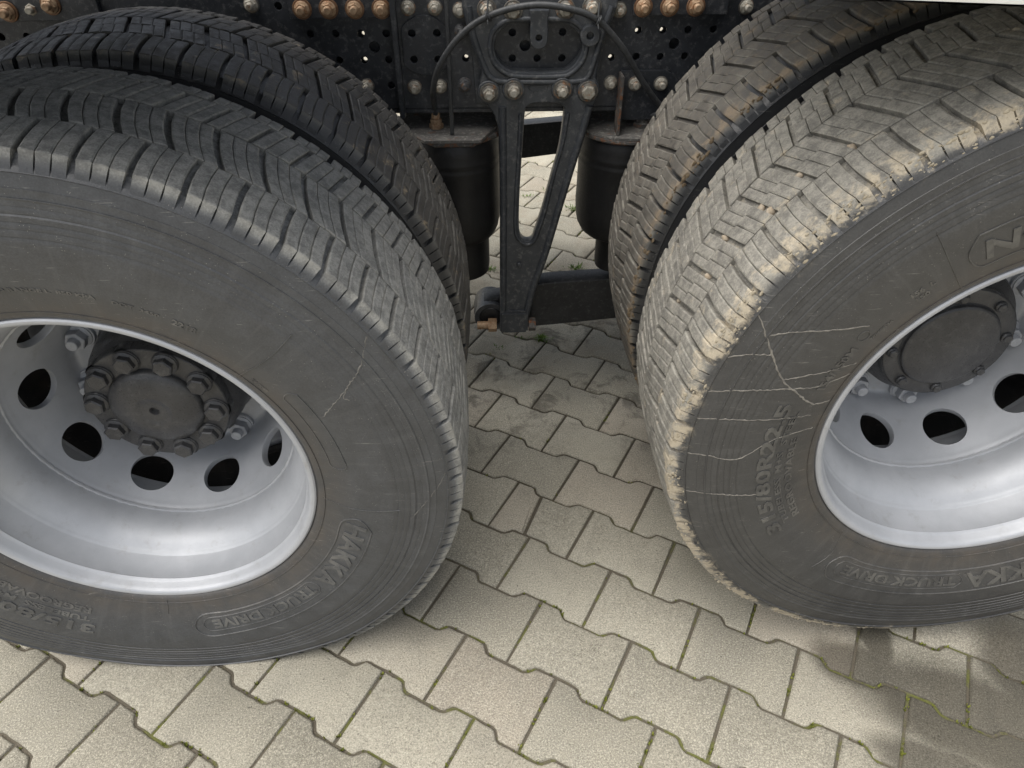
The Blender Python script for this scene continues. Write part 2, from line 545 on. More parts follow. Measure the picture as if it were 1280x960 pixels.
cells = []
for k in range(-40, 60):
    for n2 in range(-60, 60):
        m = 2 * n2 + (k % 2)                   # stone centre in half lengths
        c = PO + U * (m * .5 * PA) + V * ((k + .5) * PB)
        if bx0 + .3 < c.x < bx1 - .3 and by0 + .3 < c.y < by1 - .3:
            q = in_view(c)
            vis = 0
            if q and -70 < q[0] < 1350 and -20 < q[1] < 1040:
                # seen in front of the wheels, between them or under the far side
                if (q[1] > 720) or (560 < q[0] < 860 and q[1] > 120) or (c.x > .3 and c.y < .25):
                    vis = 1 / q[2]
            cells.append((vis, k, m, c))
cells.sort(key=lambda s: -s[0])
far_v = []; far_f = []
npav = 0
for i, (vis, k, m, c) in enumerate(cells):
    zz = rng.uniform(-.0012, .0010)
    tilt = (rng.uniform(-.004, .004), rng.uniform(-.004, .004), rng.uniform(-.006, .006))
    if vis > 0 and npav < 300:
        if (k, m) == (6, 0):
            for side in (-1, 1):
                v, f = paver_geo(rng, (side, -.012 + .0015 * side, -.03 + .0015 * side))
                o = mk('paver', v, f, M_PAVER, pavement, (c.x, c.y, zz + side * .0008), 50)
            npav += 2
            continue
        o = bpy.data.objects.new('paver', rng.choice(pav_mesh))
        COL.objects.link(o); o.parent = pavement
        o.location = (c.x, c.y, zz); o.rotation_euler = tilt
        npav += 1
    else:
        me = pav_mesh[i % 6]
        b = len(far_v)
        far_v += [(q.co.x + c.x, q.co.y + c.y, q.co.z + zz) for q in me.vertices]
        far_f += [tuple(j + b for j in p.vertices) for p in me.polygons]
fp = mk('pavers', far_v, far_f, M_PAVER, pavement, None, 50)
fp['kind'] = 'stuff'

# moss cushions along the joints
mv = MB()
rm = random.Random(11)
def joint_pts():
    for k in range(-6, 24):
        for m in range(-26, 30):
            base = PO + V * (k * PB)
            yield ('row', k, m)
for k in range(-6, 26):
    for m in range(-24, 28):
        for s in range(30):
            if rm.random() < .5:
                u = m + rm.random()
                par = (k % 2) * .5
                p = PO + U * (u * PA) + V * (k * PB + PH * wave(u - par))
            else:
                u = m + (0 if k % 2 == 0 else .5)
                p = PO + U * (u * PA) + V * (k * PB - rm.random() * PB)
            if not (-1.4 < p.x < 1.3 and -.45 < p.y < 2.6): continue
            dens = mnoise.noise(p * 13.) + .55 * mnoise.noise(p * 42.)
            lim = .06 if p.y < .12 else (.46 if p.y < 1.2 else .30)
            if dens < lim: continue
            p = p + Vector((rm.gauss(0, .0016), rm.gauss(0, .0016), -.006))
            rr = rm.uniform(.0020, .0050); hh = rm.uniform(.004, .0095)
            a0 = rm.random() * pi
            for q in range(3):
                a = a0 + q * 2.1; d = Vector((cos(a), sin(a), 0)) * rr; e = Vector((-sin(a), cos(a), 0)) * rr * .45
                tip = p + d * .7 + Vector((0, 0, hh * rm.uniform(.7, 1.1)))
                mv.add([p - e, p + e, tip + e * .5, tip - e * .5], [(0, 1, 2, 3)])
mo = mk('moss', mv.v, mv.f, M_MOSS); mo['kind'] = 'stuff'
mo['label'] = 'yellow green moss growing in the joints between the pavers'; mo['category'] = 'moss'

# ------------------------------------------------------------------ truck root
truck = bpy.data.objects.new('truck', None)
COL.objects.link(truck)
truck['label'] = 'truck on twin rear axles with silver dual wheels and a dark bolted frame'
truck['category'] = 'truck'

XL, ZL, YL = -0.6828, 0.4886, 0.0054
XR, ZR, YR = 0.6828, 0.5682, -0.0054
DUAL = 0.364
RC = 0.127                    # rim centre behind the outer flange

# ---- tyre
RW = [(.2965, .121), (.302, .1285), (.312, .1325), (.33, .138), (.36, .1475), (.39, .1535), (.42, .156), (.45, .156), (.475, .1545), (.495, .151), (.506, .148), (.55, .13)]
def side_w(r):
    for (a, b), (c, d) in zip(RW, RW[1:]):
        if a <= r <= c:
            i = RW.index((a, b))
            p0 = RW[max(i - 1, 0)]; p3 = RW[min(i + 2, len(RW) - 1)]
            m1 = (d - p0[1]) / (c - p0[0]); m2 = (p3[1] - b) / (p3[0] - a)
            h = c - a; t = (r - a) / h
            return (2 * t ** 3 - 3 * t * t + 1) * b + (t ** 3 - 2 * t * t + t) * h * m1 + (-2 * t ** 3 + 3 * t * t) * d + (t ** 3 - t * t) * h * m2
    return RW[0][1] if r < RW[0][0] else RW[-1][1]

R_CROWN = .5365
def r_tread(w):
    return R_CROWN - .0075 * (abs(w) / .139) ** 2.4
DEPTH = .0100

def squash(v, floor):
    x, y, z = v
    if z < -.42:
        d = -z
        t = min((d - .42) / .1, 1)
        y = y * (1 + .055 * t * t) if abs(y) > .09 else y
        z = -(.42 + (d - .42) * .80)
    return (x, y, max(z, floor))

def carcass_profile():
    pr = []
    radii = [.2965, .2985, .3005, .303, .307, .3115, .3118, .3128, .3131, .318, .325, .333, .342, .351, .360, .370, .380, .390, .400, .410, .420]
    ring = []
    for c_, h_ in ((.4285, -.0010), (.4385, -.0008), (.4475, -.0010), (.4575, -.0012), (.4665, -.0007), (.4765, .0012), (.4870, .0006)):
        ring += [(c_ - .0026, 0), (c_ - .0006, h_), (c_ + .0006, h_), (c_ + .0010, 0.0)]
    for r in radii:
        e = .0012 if r in (.3118, .3128) else 0
        pr.append((r, -side_w(r) - e))
    for r, e in ring: pr.append((r, -side_w(r) - e))
    pr += [(.4950, -side_w(.495)), (.5035, -side_w(.5035)), (.5050, -side_w(.505) - .0022), (.5085, -.1484), (.5120, -.1450), (.5160, -.1385)]
    for w in (-.1345, -.12, -.09, -.045, 0):
        pr.append((r_tread(w) - DEPTH, w))
    full = pr + [(r, -w) for r, w in reversed(pr[:-1])]
    return full

def block_mesh(w0, w1, L, slope, cols, sip, jit, seed, shoulder=0, curve=0.):
    """one tread block: three bars split by sipes; returns verts, faces about the axle (angle 0)"""
    g = random.Random(seed)
    mb = MB(); mb.w = []
    def pt(w, c, r):
        a = c / .53
        return (r * cos(a), w, r * sin(a))
    wmid = (w0 + w1) / 2
    def cs(w):
        q = (w - w0) / (w1 - w0)
        return slope * (w - wmid) + curve * 4 * q * (1 - q)
    nb = 3
    bw = (L - sip * (nb - 1)) / nb
    for j in range(cols):
        wa = w0 + (w1 - w0) * j / cols + (sip / 2 if j else 0)
        wb = w0 + (w1 - w0) * (j + 1) / cols - (sip / 2 if j < cols - 1 else 0)
        for i in range(nb):
            c0 = -L / 2 + i * (bw + sip); c1 = c0 + bw
            if cols > 1: 
                sh = (.10 * bw) * (1 if j else -1)
                c0 += sh * (i > 0); c1 += sh * (i < nb - 1)
            ch = .0016
            ws = [wa, wa * .67 + wb * .33, wa * .33 + wb * .67, wb] if curve else [wa, (wa + wb) / 2, wb]
            n = len(ws)
            wi = list(ws); wi[0] += ch; wi[-1] -= ch
            dr = g.uniform(-jit, 0)
            V_ = []
            for w, wq in zip(ws, wi):
                rt = r_tread(wq) + dr
                base = r_tread(w) - DEPTH - .0015
                V_ += [pt(w, c0 + cs(w), base), pt(w, c0 + cs(w), rt - ch), pt(wq, c0 + ch + cs(w) + g.uniform(0, .0009), rt + g.uniform(-.0009, 0)),
                       pt(wq, c1 - ch + cs(w) - g.uniform(0, .0009), rt + g.uniform(-.0009, 0)), pt(w, c1 + cs(w), rt - ch), pt(w, c1 + cs(w), base)]
            F_ = []
            for k in range(n - 1):
                for q in range(5):
                    F_.append((k * 6 + q, k * 6 + q + 1, k * 6 + 6 + q + 1, k * 6 + 6 + q))
            F_.append((0, 1, 4, 5)); F_.append((1, 2, 3, 4))
            e = (n - 1) * 6
            F_.append((e, e + 5, e + 4, e + 1)); F_.append((e + 1, e + 4, e + 3, e + 2))
            if shoulder:
                s_ = shoulder
                # skirt of the shoulder bar running down onto the sidewall
                e = 0 if s_ < 0 else (n - 1) * 6
                wS = ws[0] if s_ < 0 else ws[-1]
                cc = cs(wS)
                b0 = len(V_)
                for rr, ww in ((.5225 + dr, .1425), (.5150, .1465), (.5065, .1496 + g.uniform(-.0006, .0006))):
                    V_ += [pt(s_ * ww, c0 + cc + .0006, rr), pt(s_ * ww, c1 + cc - .0006, rr), pt(s_ * (ww - .02), c0 + cc, rr - .004), pt(s_ * (ww - .02), c1 + cc, rr - .004)]
                F_.append((e + 1, e + 4, b0 + 1, b0))
                F_.append((e + 1, b0, b0 + 2)); F_.append((e + 4, b0 + 3, b0 + 1))
                for k in range(2):
                    a = b0 + 4 * k
                    F_ += [(a, a + 1, a + 5, a + 4), (a, a + 4, a + 6, a + 2), (a + 1, a + 3, a + 7, a + 5)]
            mb.w += [1. if (q % 6) in (1, 4) else (.25 if (q % 6) in (2, 3) else 0.) for q in range(n * 6)] + [.6 * (q < 2) for q in range(len(V_) - n * 6)]
            mb.add(V_, F_)
    return mb.v, mb.f, mb.w

RIBS = [('s', -.1400, -.0672), ('m', -.0645, .0270), ('f', .0300, .1075), ('s', .1105, .1400)]
RIB_OFF = (0., -.12, .32, -.30)            # circumferential offset of each rib, in pitches
_blocks = {}
def block_set(npitch, variant):
    key = (npitch, variant)
    if key in _blocks: return _blocks[key]
    out = []
    Lp = 2 * pi * .53 / npitch
    for ri, (kind, w0, w1) in enumerate(RIBS):
        row = []
        for s in range(5):
            if kind == 's':
                v, f, wr = block_mesh(w0, w1, Lp - .0072, .06 if ri == 0 else -.1, 1, .0009, .0008, s + ri * 10, -1 if ri == 0 else 1, .0022 if ri == 0 else 0.)
            elif kind == 'm':
                v, f, wr = block_mesh(w0, w1, Lp - (.0078 if variant else .0088), .29 if variant else .33, 2 if variant else 1, .0009, .0010, s + ri * 10 + 50, 0, 0. if variant else .0045)
            else:
                v, f, wr = block_mesh(w0, w1, Lp - .0070, -.20, 2 if variant else 1, .0009, .0010, s + ri * 10 + 90, 0, 0.)
            row.append((v, f, wr))
        out.append(row)
    _blocks[key] = out
    return out

def make_tyre(name_label, loc, npitch, variant, mat, vis, floor=None, phase=0.):
    prof = carcass_profile()
    n = 240; m = len(prof)
    v = []; f = []
    for i in range(n):
        a = 2 * pi * i / n
        for r, w in prof:
            q = (r * cos(a), w, r * sin(a))
            v.append(squash(q, floor) if floor else q)
    for i in range(n):
        j = (i + 1) % n
        for k in range(m - 1):
            f.append((i * m + k, i * m + k + 1, j * m + k + 1, j * m + k))
    t = mk('tyre', v, f, mat, truck, loc, 28)
    t['label'] = name_label
    bs = block_set(npitch, variant)
    rest = MB()
    meshes = {}
    g = random.Random(int(abs(loc[0] * 1000) + loc[1] * 77))
    step = 2 * pi / npitch
    for ri in range(4):
        off = RIB_OFF[ri] * step
        for i in range(npitch):
            th = (i * step + off + phase) 
            thd = (math.degrees(th) + 180) % 360 - 180
            if thd < -180 + 1e-6: thd += 360
            seen = any(a <= (thd + o_) <= b for a, b in vis[ri] for o_ in (0, 360))
            s = g.randrange(5)
            vv, ff, wr = bs[ri][s]
            if seen:
                key = (npitch, variant, ri, s)
                if key not in meshes:
                    me = bpy.data.meshes.new('tread_block')
                    me.from_pydata(vv, [], ff); me.validate()
                    bm = bmesh.new(); bm.from_mesh(me); bmesh.ops.recalc_face_normals(bm, faces=bm.faces); bm.to_mesh(me); bm.free()
                    at = me.attributes.new('wear', 'FLOAT', 'POINT'); at.data.foreach_set('value', wr); me.materials.append(mat); meshes[key] = me
                o = bpy.data.objects.new('tread_block', meshes[key])
                COL.objects.link(o); o.parent = t
                o.rotation_euler = (0, -th, 0)
                k_ = g.uniform(.9985, 1.0003); o.scale = (k_, 1, k_)
            else:
                ca, sa = cos(th), sin(th)
                pv = [(x * ca - z * sa, y, x * sa + z * ca) for x, y, z in vv]
                if floor: pv = [squash(q, floor) for q in pv]
                rest.add(pv, ff)
    o = mk('tread_blocks', rest.v, rest.f, mat, t)
    o['kind'] = 'stuff'
    return t

def side_pt(r, th, h):
    return (r * cos(th), -side_w(r) - h, r * sin(th))

def sub_text(body, size, r0, th_start, mat, tyre, floor=None, height=.0014, spacing=1.0, name='lettering', span=None):
    """raised moulded writing, tops outward, running clockwise from angle th_start (degrees)"""
    v, f = text_mesh(body, size, .001, spacing)
    wdt = max(q[0] for q in v) - min(q[0] for q in v)
    sc = 1. if span is None else RAD(span) * (r0 + size * .35) / wdt
    out = []
    for x, y, z in v:
        r = r0 + y
        th = RAD(th_start) - x * sc / (r0 + size * .35)
        q = side_pt(r, th, height if z > 0 else -.0008)
        out.append(squash(q, floor) if floor else q)
    o = mk(name, out, f, mat, tyre)
    at = o.data.attributes.new('wear', 'FLOAT', 'POINT'); at.data.foreach_set('value', [.34 if q[2] > 0 else 0. for q in v])
    return o

def side_strip(pts, wid, mat, tyre, name, height=.0012, closed=False, floor=None, wob=0., n=6):
    """thin raised line on the sidewall through (r, degrees) points"""
    P = [Vector((r * cos(RAD(a)), r * sin(RAD(a)), 0)) for r, a in pts]
    if closed: P.append(P[0])
    Q = spline(P, n)
    g = random.Random(len(pts) * 31 + int(pts[0][0] * 9999))
    v = []; f = []
    for i, p in enumerate(Q):
        t = (Q[min(i + 1, len(Q) - 1)] - Q[max(i - 1, 0)]).normalized()
        nn = Vector((-t.y, t.x, 0))
        jj = nn * g.uniform(-wob, wob); w = wid * (1 + g.uniform(-.62, .55) * (wob > 0))
        for s, h in ((-.5, -.0006), (-.28, height), (.28, height), (.5, -.0006)):
            q = p + jj + nn * s * w
            r = hypot(q.x, q.y); th = atan2(q.y, q.x)
            u = side_pt(r, th, h)
            v.append(squash(u, floor) if floor else u)
    for i in range(len(Q) - 1):
        for k in range(3):
            f.append((i * 4 + k, i * 4 + k + 1, i * 4 + 5 + k, i * 4 + 4 + k))
    o = mk(name, v, f, mat, tyre, None, 60)
    at = o.data.attributes.new('wear', 'FLOAT', 'POINT'); at.data.foreach_set('value', [.22 if i % 4 in (1, 2) else 0. for i in range(len(v))])
    return o

def frame_pts(r0, r1, a0, a1, rad=.35):
    """rounded outline in (r, degrees), a0 > a1"""
    pts = []
    n = 9
    rm_ = (r0 + r1) / 2
    for i in range(n + 1): pts.append((r1, a0 + (a1 - a0) * (.04 + .92 * i / n)))
    pts.append(((r1 * 2 + r0) / 3, a1)); pts.append(((r1 + 2 * r0) / 3, a1))
    for i in range(n + 1): pts.append((r0, a1 + (a0 - a1) * (.04 + .92 * i / n)))
    pts.append(((r1 + 2 * r0) / 3, a0)); pts.append(((r1 * 2 + r0) / 3, a0))
    return pts

cL = (XL, YL + RC, ZL); cR = (XR, YR + RC, ZR)
cLi = (XL, YL + RC + DUAL, ZL); cRi = (XR, YR + RC + DUAL, ZR)
M_TL = mat_rubber('tyre_rubber_grey_dust', cL, .62, .0, (.26, .26, .245))
M_TR = mat_rubber('tyre_rubber_tan_mud', cR, .62, 1., (.265, .250, .215), (.40, .345, .255), .165, (.20, .197, .187))
M_TLI = mat_rubber('tyre_rubber_inner_shaded', cLi, .26, .1, (.15, .14, .125), (.34, .27, .18), .03, inner=True)  # less and darker dust: shade between the duals put into the colour
M_TRI = mat_rubber('tyre_rubber_inner_brown', cRi, .45, 1.25, (.17, .15, .12), (.20, .155, .105), .03, inner=True)  # clean sidewall kept near black, which also carries the gap's shade
FL = -ZL + .0005
visL = [[(-38, 100)], [(-32, 97)], [(-30, 88)], [(-22, 86)]]
visLi = [[(2, 100)], [(-4, 96)], [(-10, 84)], [(-4, 70)]]
visR = [[(95, 213)], [(98, 208)], [(104, 203)], [(108, 196)]]
visRi = [[(104, 190)], [(108, 192)], [(118, 190)], [(124, 184)]]
tyL = make_tyre('worn grey-dusted outer tyre on the left axle', cL, 58, 0, M_TL, visL, FL, RAD(4.2))
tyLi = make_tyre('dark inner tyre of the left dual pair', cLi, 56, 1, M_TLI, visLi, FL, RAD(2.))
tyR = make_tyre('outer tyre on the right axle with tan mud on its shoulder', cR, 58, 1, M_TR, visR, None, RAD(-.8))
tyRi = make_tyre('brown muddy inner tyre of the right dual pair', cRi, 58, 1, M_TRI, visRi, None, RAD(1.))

# moulded writing
for ty, mt, h0, fl, s0 in ((tyL, M_TL, -13., FL, -113.), (tyR, M_TR, -52., None, -148.)):
    sub_text('HAKKA', .046, .3505, h0 - 1.5, mt, ty, fl, .0016, 1.0, span=27.5)
    sub_text('TRUCK DRIVE', .026, .3550, h0 - 32., mt, ty, fl, .0012, 1.0, span=36.)
    side_strip(frame_pts(.3415, .3920, h0, h0 - 73.), .0026, mt, ty, 'moulded_frame', .0013, True, fl, 0, 4)
    side_strip(frame_pts(.3495, .3790, h0 - 30.5, h0 - 70.5), .0016, mt, ty, 'moulded_frame', .0009, True, fl, 0, 4)
    sub_text('315/80R22.5', .0315, .3765, s0, mt, ty, fl, .0014, 1.0, span=43.)
    sub_text('TUBELESS  M+S  STEEL', .0145, .3590, s0 - 2., mt, ty, fl, .0010, 1.0, span=39.)
    sub_text('REGROOVABLE', .0165, .3405, s0 - 2., mt, ty, fl, .0010, 1.0, span=30.)
sub_text('154/150M', .0200, .3400, 165., M_TR, tyR, None, .0011, span=12.5)
side_strip([(.3545 + .0085 * cos(2 * pi * i / 12), 148.6 + 1.4 * sin(2 * pi * i / 12)) for i in range(12)], .0018, M_TR, tyR, 'moulded_ring', .001, True, None, 0, 3)
sub_text('156  L', .0120, .3545, 137.3, M_TR, tyR, None, .0009, span=5.)
sub_text('150', .0110, .3410, 137., M_TR, tyR, None, .0009, span=3.)
sub_text('0048834', .0080, .3360, 148.6, M_TR, tyR, None, .0007, span=6.)
sub_text('NOKIAN', .046, .3500, 122.6, M_TR, tyR, None, .0016, span=33.)
side_strip(frame_pts(.3375, .3965, 125., 76.), .0026, M_TR, tyR, 'moulded_frame', .0013, True, None, 0, 4)
sub_text('2218', .0150, .3460, 59.5, M_TL, tyL, FL, .0010, span=5.)
sub_text('LOAD RANGE L  850 KPA', .0085, .3500, 96., M_TL, tyL, FL, .0008, span=22.)
sub_text('DOT  3450', .0085, .3490, 71., M_TL, tyL, FL, .0008, span=9.)
sub_text('E4 0048', .0080, .3185, 38.5, M_TL, tyL, FL, .0007, span=5.)
side_strip(frame_pts(.3335, .3590, 31., 5.), .0018, M_TL, tyL, 'moulded_frame', .001, True, FL, 0, 4)
for pts in ([(.4345, 41.3), (.378, 40.6), (.3055, 41.0)], [(.3094, -8.3), (.3561, -9.1), (.4312, -7.0)], [(.306, -93.), (.335, -93.3)]):
    side_strip(pts, .0014, M_TL, tyL, 'mould_seam', .0009, False, FL)
for pts in ([(.4336, 128.6), (.3649, 128.4), (.300, 127.5)], [(.3095, -130.3), (.3467, -127.6), (.3865, -128.9)]):
    side_strip(pts, .0014, M_TR, tyR, 'mould_seam', .0009)

# dried mud trickles
STREAK_R = [[(0.5191, 152.5), (0.4888, 154.9), (0.4543, 158.5), (0.4168, 162.9), (0.3772, 166.0), (0.3438, 168.9), (0.316, 168.4)], [(0.4762, 155.9), (0.4481, 153.3), (0.4069, 150.2), (0.3639, 146.1)], [(0.5169, 162.9), (0.489, 160.5), (0.4538, 158.6)], [(0.4147, 162.8), (0.3849, 160.8), (0.3487, 158.3), (0.3203, 155.7)], [(0.520, 169.3), (0.4771, 167.4), (0.4381, 166.1), (0.3973, 164.7), (0.3522, 163.3), (0.3142, 159.1)], [(0.5147, 174.6), (0.4837, 173.8), (0.4374, 173.3), (0.3794, 172.8), (0.3347, 172.7)], [(0.5133, 182.2), (0.4819, 182.2), (0.4325, 183.6), (0.4002, 180.7), (0.3715, 178.4), (0.3204, 177.7)], [(0.5173, 191.1), (0.4651, 192.7), (0.4246, 194.6), (0.3875, 196.2)]]
STREAK_L = [[(0.5010, 33.5), (0.4647, 29.7), (0.4334, 27.6), (0.3974, 25.0), (0.365, 22.2)], [(0.4334, 27.6), (0.4164, 25.6), (0.4218, 24.7)], [(0.5068, 3.5), (0.4936, 0.0), (0.4742, -3.8), (0.4507, -9.1)]]
for i, s in enumerate(STREAK_R):
    side_strip(s, (.0030, .0019, .0016, .0018, .0020, .0016, .0017, .0013)[i], M_MUD, tyR, 'mud_streak', .0007, False, None, .0009, 9)
for i, s in enumerate(STREAK_L):
    side_strip(s, (.0022, .0015, .0013)[i], M_MUDL, tyL, 'mud_streak', .0005, False, FL, .0011, 9)

# crumbs of dried mud along the shoulders of the right tyres
def mud_crust(tyre, mat, a0, a1, n, seed, smax, r_lo=.5055):
    g = random.Random(seed); mb = MB()
    for k in range(n):
        th = RAD(g.uniform(a0, a1))
        if mnoise.noise(Vector((cos(th) * 9, sin(th) * 9, seed))) + g.uniform(-.35, .35) < -.05: continue
        rr = r_lo + (.5295 - r_lo) * g.random() ** .8
        w = -(.1493 - max(0, rr - .5065) * .42)
        s_ = g.uniform(.25, 1.) ** 2 * smax
        c = Vector((rr * cos(th), w, rr * sin(th)))
        er = Vector((cos(th), 0, sin(th))); et = Vector((-sin(th), 0, cos(th))); ey = Vector((0, -1, 0))
        m_ = 7; ring = []; 
        vs = []
        for lv, hh in ((1., -.0005), (.72, .22), (.30, .34)):
            for q in range(m_):
                a = 2 * pi * q / m_
                k_ = s_ * lv * g.uniform(.65, 1.25)
                vs.append(c + er * cos(a) * k_ + et * sin(a) * k_ * 1.5 + ey * (hh * s_ * g.uniform(.7, 1.2)))
        vs.append(c + ey * s_ * .34)
        fs = []
        for L_ in range(2):
            for q in range(m_):
                fs.append((L_ * m_ + q, L_ * m_ + (q + 1) % m_, (L_ + 1) * m_ + (q + 1) % m_, (L_ + 1) * m_ + q))
        for q in range(m_): fs.append((2 * m_ + q, 2 * m_ + (q + 1) % m_, 3 * m_))
        mb.add(vs, fs)
    o = mk('mud_crust', mb.v, mb.f, mat, tyre, None, 60); o['kind'] = 'stuff'
M_CRUST = mat_plain('tan_mud_crust', (.27, .23, .165), (.42, .37, .28), 150, .95)
M_CRUSTD = mat_plain('brown_mud_crust', (.13, .095, .06), (.24, .185, .12), 150, .95)
mud_crust(tyR, M_CRUST, 100, 262, 1500, 4, .0027)
mud_crust(tyRi, M_CRUSTD, 100, 200, 260, 9, .0040, .5185)

# ---- rims
def barrel(outer=True):
    """closed section of the rim, from the outer flange lip inwards"""
    ins = [(.2985, .0030), (.2978, .0004), (.2955, -.0012), (.2925, -.0012), (.2895, .0002), (.2872, .0030), (.2850, .0080), (.2838, .0125), (.2822, .0160), (.2812, .0190), (.2796, .0205), (.2786, .0222),
           (.2792, .0250), (.2740, .0440), (.2695, .0640), (.2683, .0662), (.2664, .0680), (.2655, .0700), (.2632, .0735), (.2570, .0800), (.2490, .0930), (.2425, .1080), (.2385, .1250), (.2372, .1420), (.2372, .1700), (.2400, .1800), (.2600, .2050), (.2680, .2150), (.2780, .2380), (.2900, .2480), (.2985, .2520)]
    outs = [(.2985, .2545), (.2880, .2530), (.2820, .2440), (.2720, .2160), (.2480, .1850), (.2440, .1400), (.2480, .1100), (.2700, .0780), (.2770, .0650), (.2840, .0300), (.2870, .0150), (.2920, .0090), (.2985, .0060)]
    return ins + outs + [ins[0]]

def rim_barrel(loc, flip=False):
    pr = barrel()
    if flip: pr = [(r, .254 - y) for r, y in pr]
    mb = MB(); mb.lathe(pr, 144)
    return mb.make('rim', M_RIM, truck, loc, 32)

def wheel_disc(parent, phase, flip=False):
    """dished disc with ten round hand holes"""
    # cone through (r .2335, y .158) and (r .190, y .262)
    prA = [(.2372, .1465), (.2366, .1500), (.2352, .1520), (.2335, .1580)]
    prB = [(.1900, .2620), (.1868, .2700), (.1840, .2790), (.1815, .2860), (.1775, .2905), (.1730, .2920), (.1660, .2920), (.1430, .2920), (.1410, .2925), (.1405, .2940), (.1405, .3020)]
    r0, y0 = .2335, .1580; r1, y1 = .1900, .2620
    Ls = hypot(r1 - r0, y1 - y0)
    half = pi / 10; rmid = (r0 + r1) / 2
    a = .0385; sc = Ls * .50
    N = 12
    top = [(-half + 2 * half * i / N) for i in range(N + 1)]
    verts = []; faces = []
    def add(th, s, depth=0.):
        k = s / Ls
        r = r0 + (r1 - r0) * k; y = y0 + (y1 - y0) * k
        nr, ny = (y1 - y0) / Ls, -(r1 - r0) / Ls     # towards the outside/back
        verts.append(((r + nr * depth) * cos(th), y + ny * depth, (r + nr * depth) * sin(th)))
        return len(verts) - 1
    M_ = 10
    for sct in range(10):
        tc = RAD(phase) + sct * 2 * half
        ring = [(t_, 0.) for t_ in top[:-1]] + [(half, Ls * i / M_) for i in range(M_)] + [(t_, Ls) for t_ in reversed(top[1:])] + [(-half, Ls * (M_ - i) / M_) for i in range(M_)]
        n = len(ring)
        loops = []
        for lv in (0, .35, .7, 1.0, 1.02, 1.03, 1.03):
            dep = {1.02: .0022, 1.03: .005}.get(lv, 0.)
            loops.append([])
            for t_, s_ in ring:
                du = t_ * rmid; ds = s_ - sc
                d = hypot(du, ds)
                cu, cs_ = du / d * a * .97, ds / d * a * .97
                if lv <= 1: u = du + (cu - du) * lv; w = ds + (cs_ - ds) * lv
                else: u = cu * (2 - lv) ; w = cs_ * (2 - lv)
                if lv <= 1.0: tt = t_ if lv == 0 else u / rmid
                else: tt = u / rmid
                loops[-1].append(add(tc + tt, sc + w, dep))
        # deepest wall loop
        loops[-1] = []
        for t_, s_ in ring:
            du = t_ * rmid; ds = s_ - sc; d = hypot(du, ds)
            loops[-1].append(add(tc + du / d * a * .94 / rmid, sc + ds / d * a * .94, .0125))
        for A, B in zip(loops, loops[1:]):
            for i in range(n):
                j = (i + 1) % n
                faces.append((A[i], A[j], B[j], B[i]))
        # rest of the profile above and below this sector
        for prof, sEdge in ((list(reversed(prA)), 0.), (prB, Ls)):
            prev = None
            for r, y in prof:
                row = []
                for t_ in top:
                    verts.append((r * cos(tc + t_), y, r * sin(tc + t_))); row.append(len(verts) - 1)
                if prev:
                    for i in range(N): faces.append((prev[i], prev[i + 1], row[i + 1], row[i]))
                prev = row
    # back side closes the plate from behind
    mb = MB(); mb.v = verts; mb.f = faces
    if flip: mb.v = [(x, .604 - y, z) for x, y, z in mb.v]
    me = bpy.data.meshes.new('wheel_disc'); me.from_pydata(mb.v, [], mb.f); me.validate()
    bm = bmesh.new(); bm.from_mesh(me); bmesh.ops.remove_doubles(bm, verts=bm.verts, dist=.0002)
    bmesh.ops.recalc_face_normals(bm, faces=bm.faces); bm.to_mesh(me); bm.free()
    return ob('wheel_disc', me, M_RIM, parent, None, 38)

def hexa(r, n=6):
    return [(r * cos(2 * pi * i / n), r * sin(2 * pi * i / n)) for i in range(n)]

def bolt_mesh(name, af, h, washer_r, washer_t, stud_r, stud_l, mat, flange=True, cham=.0014, wmat=None):
    """hex nut facing -y with washer and a protruding stud"""
    mb = MB()
    R_ = af / 2 / cos(pi / 6)
    mb.lathe([(washer_r * .3, -.0005), (washer_r, 0.0), (washer_r, -washer_t * .75), (washer_r - .0008, -washer_t), (R_ * .6, -washer_t)], 24)
    if flange:
        mb.lathe([(R_ * 1.22, -washer_t), (R_ * 1.20, -washer_t - .002), (R_ * .95, -washer_t - .0045), (R_ * .8, -washer_t - .005)], 24)
    y0 = -washer_t - .0005; y1 = y0 - h
    mb.lathe([(R_, y0), (R_, y1 + cham), (R_ - cham * 1.3, y1), (stud_r if stud_l else 0.0005, y1)], 6)
    if stud_l:
        pr = [(stud_r + .0004, y1 + .001)]
        k = 4
        for i in range(k):
            pr += [(stud_r, y1 - stud_l * (i + .2) / k), (stud_r - .0008, y1 - stud_l * (i + .7) / k)]
        pr += [(stud_r - .0005, y1 - stud_l), (stud_r - .002, y1 - stud_l - .001), (.0004, y1 - stud_l - .001)]
        mb.lathe(pr, 16)
    o = mb.make(name, mat, None, None, 30)
    if wmat is not None:
        o.data.materials.append(wmat)
        for p in o.data.polygons:
            if min(v_ for v_ in (o.data.vertices[i].co.y for i in p.vertices)) > -washer_t - .0045 and max(hypot(o.data.vertices[i].co.x, o.data.vertices[i].co.z) for i in p.vertices) > R_ * 1.01: p.material_index = 1
    return o

